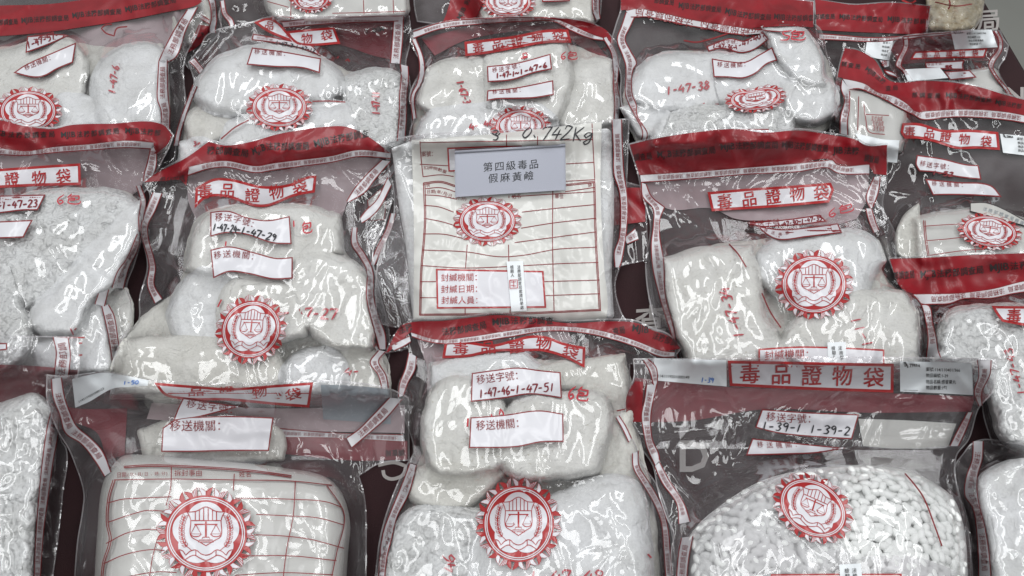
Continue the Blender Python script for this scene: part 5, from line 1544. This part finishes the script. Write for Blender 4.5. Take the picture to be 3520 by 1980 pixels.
for k, i in enumerate(order):
    R = pill_matrix(i)
    pos = PW[i] + np.array([0, 0, -.0008 - rnd.random()**1.5 * .0036])
    if k < 300:
        if first is None:
            o = bpy.data.objects.new('pill', pm); first = o
        else:
            o = first.copy()
        COL.objects.link(o)
        o.location = pos
        o.rotation_euler = R.to_euler()
        tag(o, 'one of the small oval white pills heaped in the lower right bag', 'pill', 'white pills in the lower right bag')
    else:
        base = len(stuffV) and sum(len(a) for a in stuffV)
        stuffV.append(PV @ np.array(R).T + pos)
        stuffF += [tuple(j + base for j in f) for f in PF]
# lower pills and the clear inner bag floor as one mass
dv, df, dn = fill(smooth(q('l7', '415,1185 600,1005 850,855 1100,790 1500,760 1750,795 1948,885 2046,972 2108,1150 2135,1490 415,1490'), True, 12), 14)
zz = PILL_ZF(dv[:, 0], dv[:, 1]) - .0085 + .0012 * fbm(dv[:, 0] / 14., dv[:, 1] / 14., 2)
zz = np.maximum(zz, gsample(PILLS.B, dv[:, 0], dv[:, 1]) + .0018)
dW = unproject(dv[:, 0], dv[:, 1], zz)
ring = dW[:dn].copy(); ring[:, 2] = gsample(PILLS.B, dv[:dn, 0], dv[:dn, 1]) + .001
base = sum(len(a) for a in stuffV)
stuffV += [dW, ring]
stuffF += [tuple(j + base for j in f) for f in flip_up(dW, df)]
for i in range(dn):
    j = (i + 1) % dn
    stuffF.append((base + i, base + j, base + len(dW) + j, base + len(dW) + i))
SV = np.concatenate(stuffV)
c = SV.mean(0); c[2] = SV[:, 2].min()
o = mesh_obj('pill_heap', SV, stuffF, [M['pill']], None, None, loc=c)
tag(o, 'mass of white pills underneath, filling the lower right evidence bag', 'pills', None, 'stuff')

# ------------------------------------------------------------------ grey name card on the form bag
def acrylic():
    m, nt, out = mat('clear_acrylic')
    tr = node(nt, 'ShaderNodeBsdfTransparent'); tr.inputs[0].default_value = (.93, .94, .95, 1)
    gl = node(nt, 'ShaderNodeBsdfGlossy', Roughness=.22)
    fr = node(nt, 'ShaderNodeFresnel', IOR=1.2)
    mx = node(nt, 'ShaderNodeMixShader')
    nt.links.new(fr.outputs[0], mx.inputs[0]); nt.links.new(tr.outputs[0], mx.inputs[1]); nt.links.new(gl.outputs[0], mx.inputs[2])
    nt.links.new(mx.outputs[0], out.inputs[0])
    return m
M['acrylic'] = acrylic()
M['insert'] = print_mat('lavender_grey_paper', (.60, .595, .665), .55, 0)
bl, br = q('l4', '573,548')[0], q('l4', '1256,500')[0]
tl, tr_ = q('l4', '565,258')[0], q('l4', '1258,218')[0]
gx = np.linspace(0, 1, 12)
zb = max(float(CENTRE.z(bl[0] + (br[0] - bl[0]) * gx, bl[1] + (br[1] - bl[1]) * gx + k).max()) for k in (0., -20., -40.)) + .003
BL, BR = unproject([bl[0], br[0]], [bl[1], br[1]], [zb, zb])
TL, TR = unproject([tl[0], tr_[0]], [tl[1], tr_[1]], [zb + .034, zb + .034])
ex_ = ((BR - BL) + (TR - TL)) / 2; ey_ = ((TL - BL) + (TR - BR)) / 2
mid = (BL + BR + TL + TR) / 4
BL, BR, TR, TL = mid - ex_ / 2 - ey_ / 2, mid + ex_ / 2 - ey_ / 2, mid + ex_ / 2 + ey_ / 2, mid - ex_ / 2 + ey_ / 2
root = bpy.data.objects.new('name_card', None); COL.objects.link(root)
root.location = (BL + BR) / 2
tag(root, 'grey tent name card in clear plastic standing on the white form bag', 'name card')
fn = np.cross(BR - BL, TL - BL); fn /= np.linalg.norm(fn)
if fn @ (CAM - BL) < 0: fn = -fn
def panel(name, c, m, t0, t1, parent):
    c = np.array(c)
    n = np.cross(c[1] - c[0], c[3] - c[0]); n /= np.linalg.norm(n)
    if n @ fn < 0 and name != 'back_panel': n = -n
    W = np.concatenate([c + n * t0, c + n * t1])
    return mesh_obj(name, W, [(0, 3, 2, 1), (4, 5, 6, 7)] + [(i, (i + 1) % 4, 4 + (i + 1) % 4, 4 + i) for i in range(4)], [M[m]], None, parent, shade=False)
front = panel('front_panel', [BL, BR, TR, TL], 'acrylic', -.0005, .0018, root)
back_off = np.array([0, .050, -.036])
panel('back_panel', [TL + np.array([0, .0025, -.001]), TR + np.array([0, .0025, -.001]), TR + back_off, TL + back_off], 'acrylic', -.001, .001, root)
ins_c = [BL + (TL - BL) * .03, BR + (TR - BR) * .03, TR - (TR - BR) * .03, TL - (TL - BL) * .03]
paper = panel('paper_insert', ins_c, 'insert', -.0022, -.0012, root)
# rounded fold along the top
tube = []
ax = (TR - TL); axl = np.linalg.norm(ax); ax = ax / axl
u0 = fn; u1 = np.cross(ax, u0)
for t in (0, 1):
    for k in range(8):
        a = 2 * math.pi * k / 8
        tube.append((TL if t == 0 else TR) + .0022 * (u0 * math.cos(a) + u1 * math.sin(a)))
M['foldgrey'] = print_mat('card_top_fold', (.30, .31, .36), .3, 0)
mesh_obj('top_fold', np.array(tube), [(k, (k + 1) % 8, 8 + (k + 1) % 8, 8 + k) for k in range(8)] + [tuple(range(8))[::-1], tuple(range(8, 16))], [M['foldgrey']], None, root)
# lettering on the insert
ex = BR - BL; ey = TL - BL
V = []; F = []; cnt = 0
for text, uy, x0_, x1_ in (('第四級毒品', .555, .245, .765), ('假麻黃鹼', .305, .29, .72)):
    n = len(text); step = (x1_ - x0_) / n
    for i, ch in enumerate(text):
        v, f = glyph(ch, .004)
        wdt = .092
        px = x0_ + step * (i + .5) - wdt / 2 + v[:, 0] * wdt
        k = wdt * np.linalg.norm(ex) / np.linalg.norm(ey)
        py = uy + v[:, 1] * k * .98
        V.append(BL[None, :] + ex[None, :] * px[:, None] + ey[None, :] * py[:, None] - fn[None, :] * .0008)
        F += [tuple(j + cnt for j in t) for t in f]; cnt += len(v)
mesh_obj('lettering', np.concatenate(V), F, [M['pen']], None, paper)
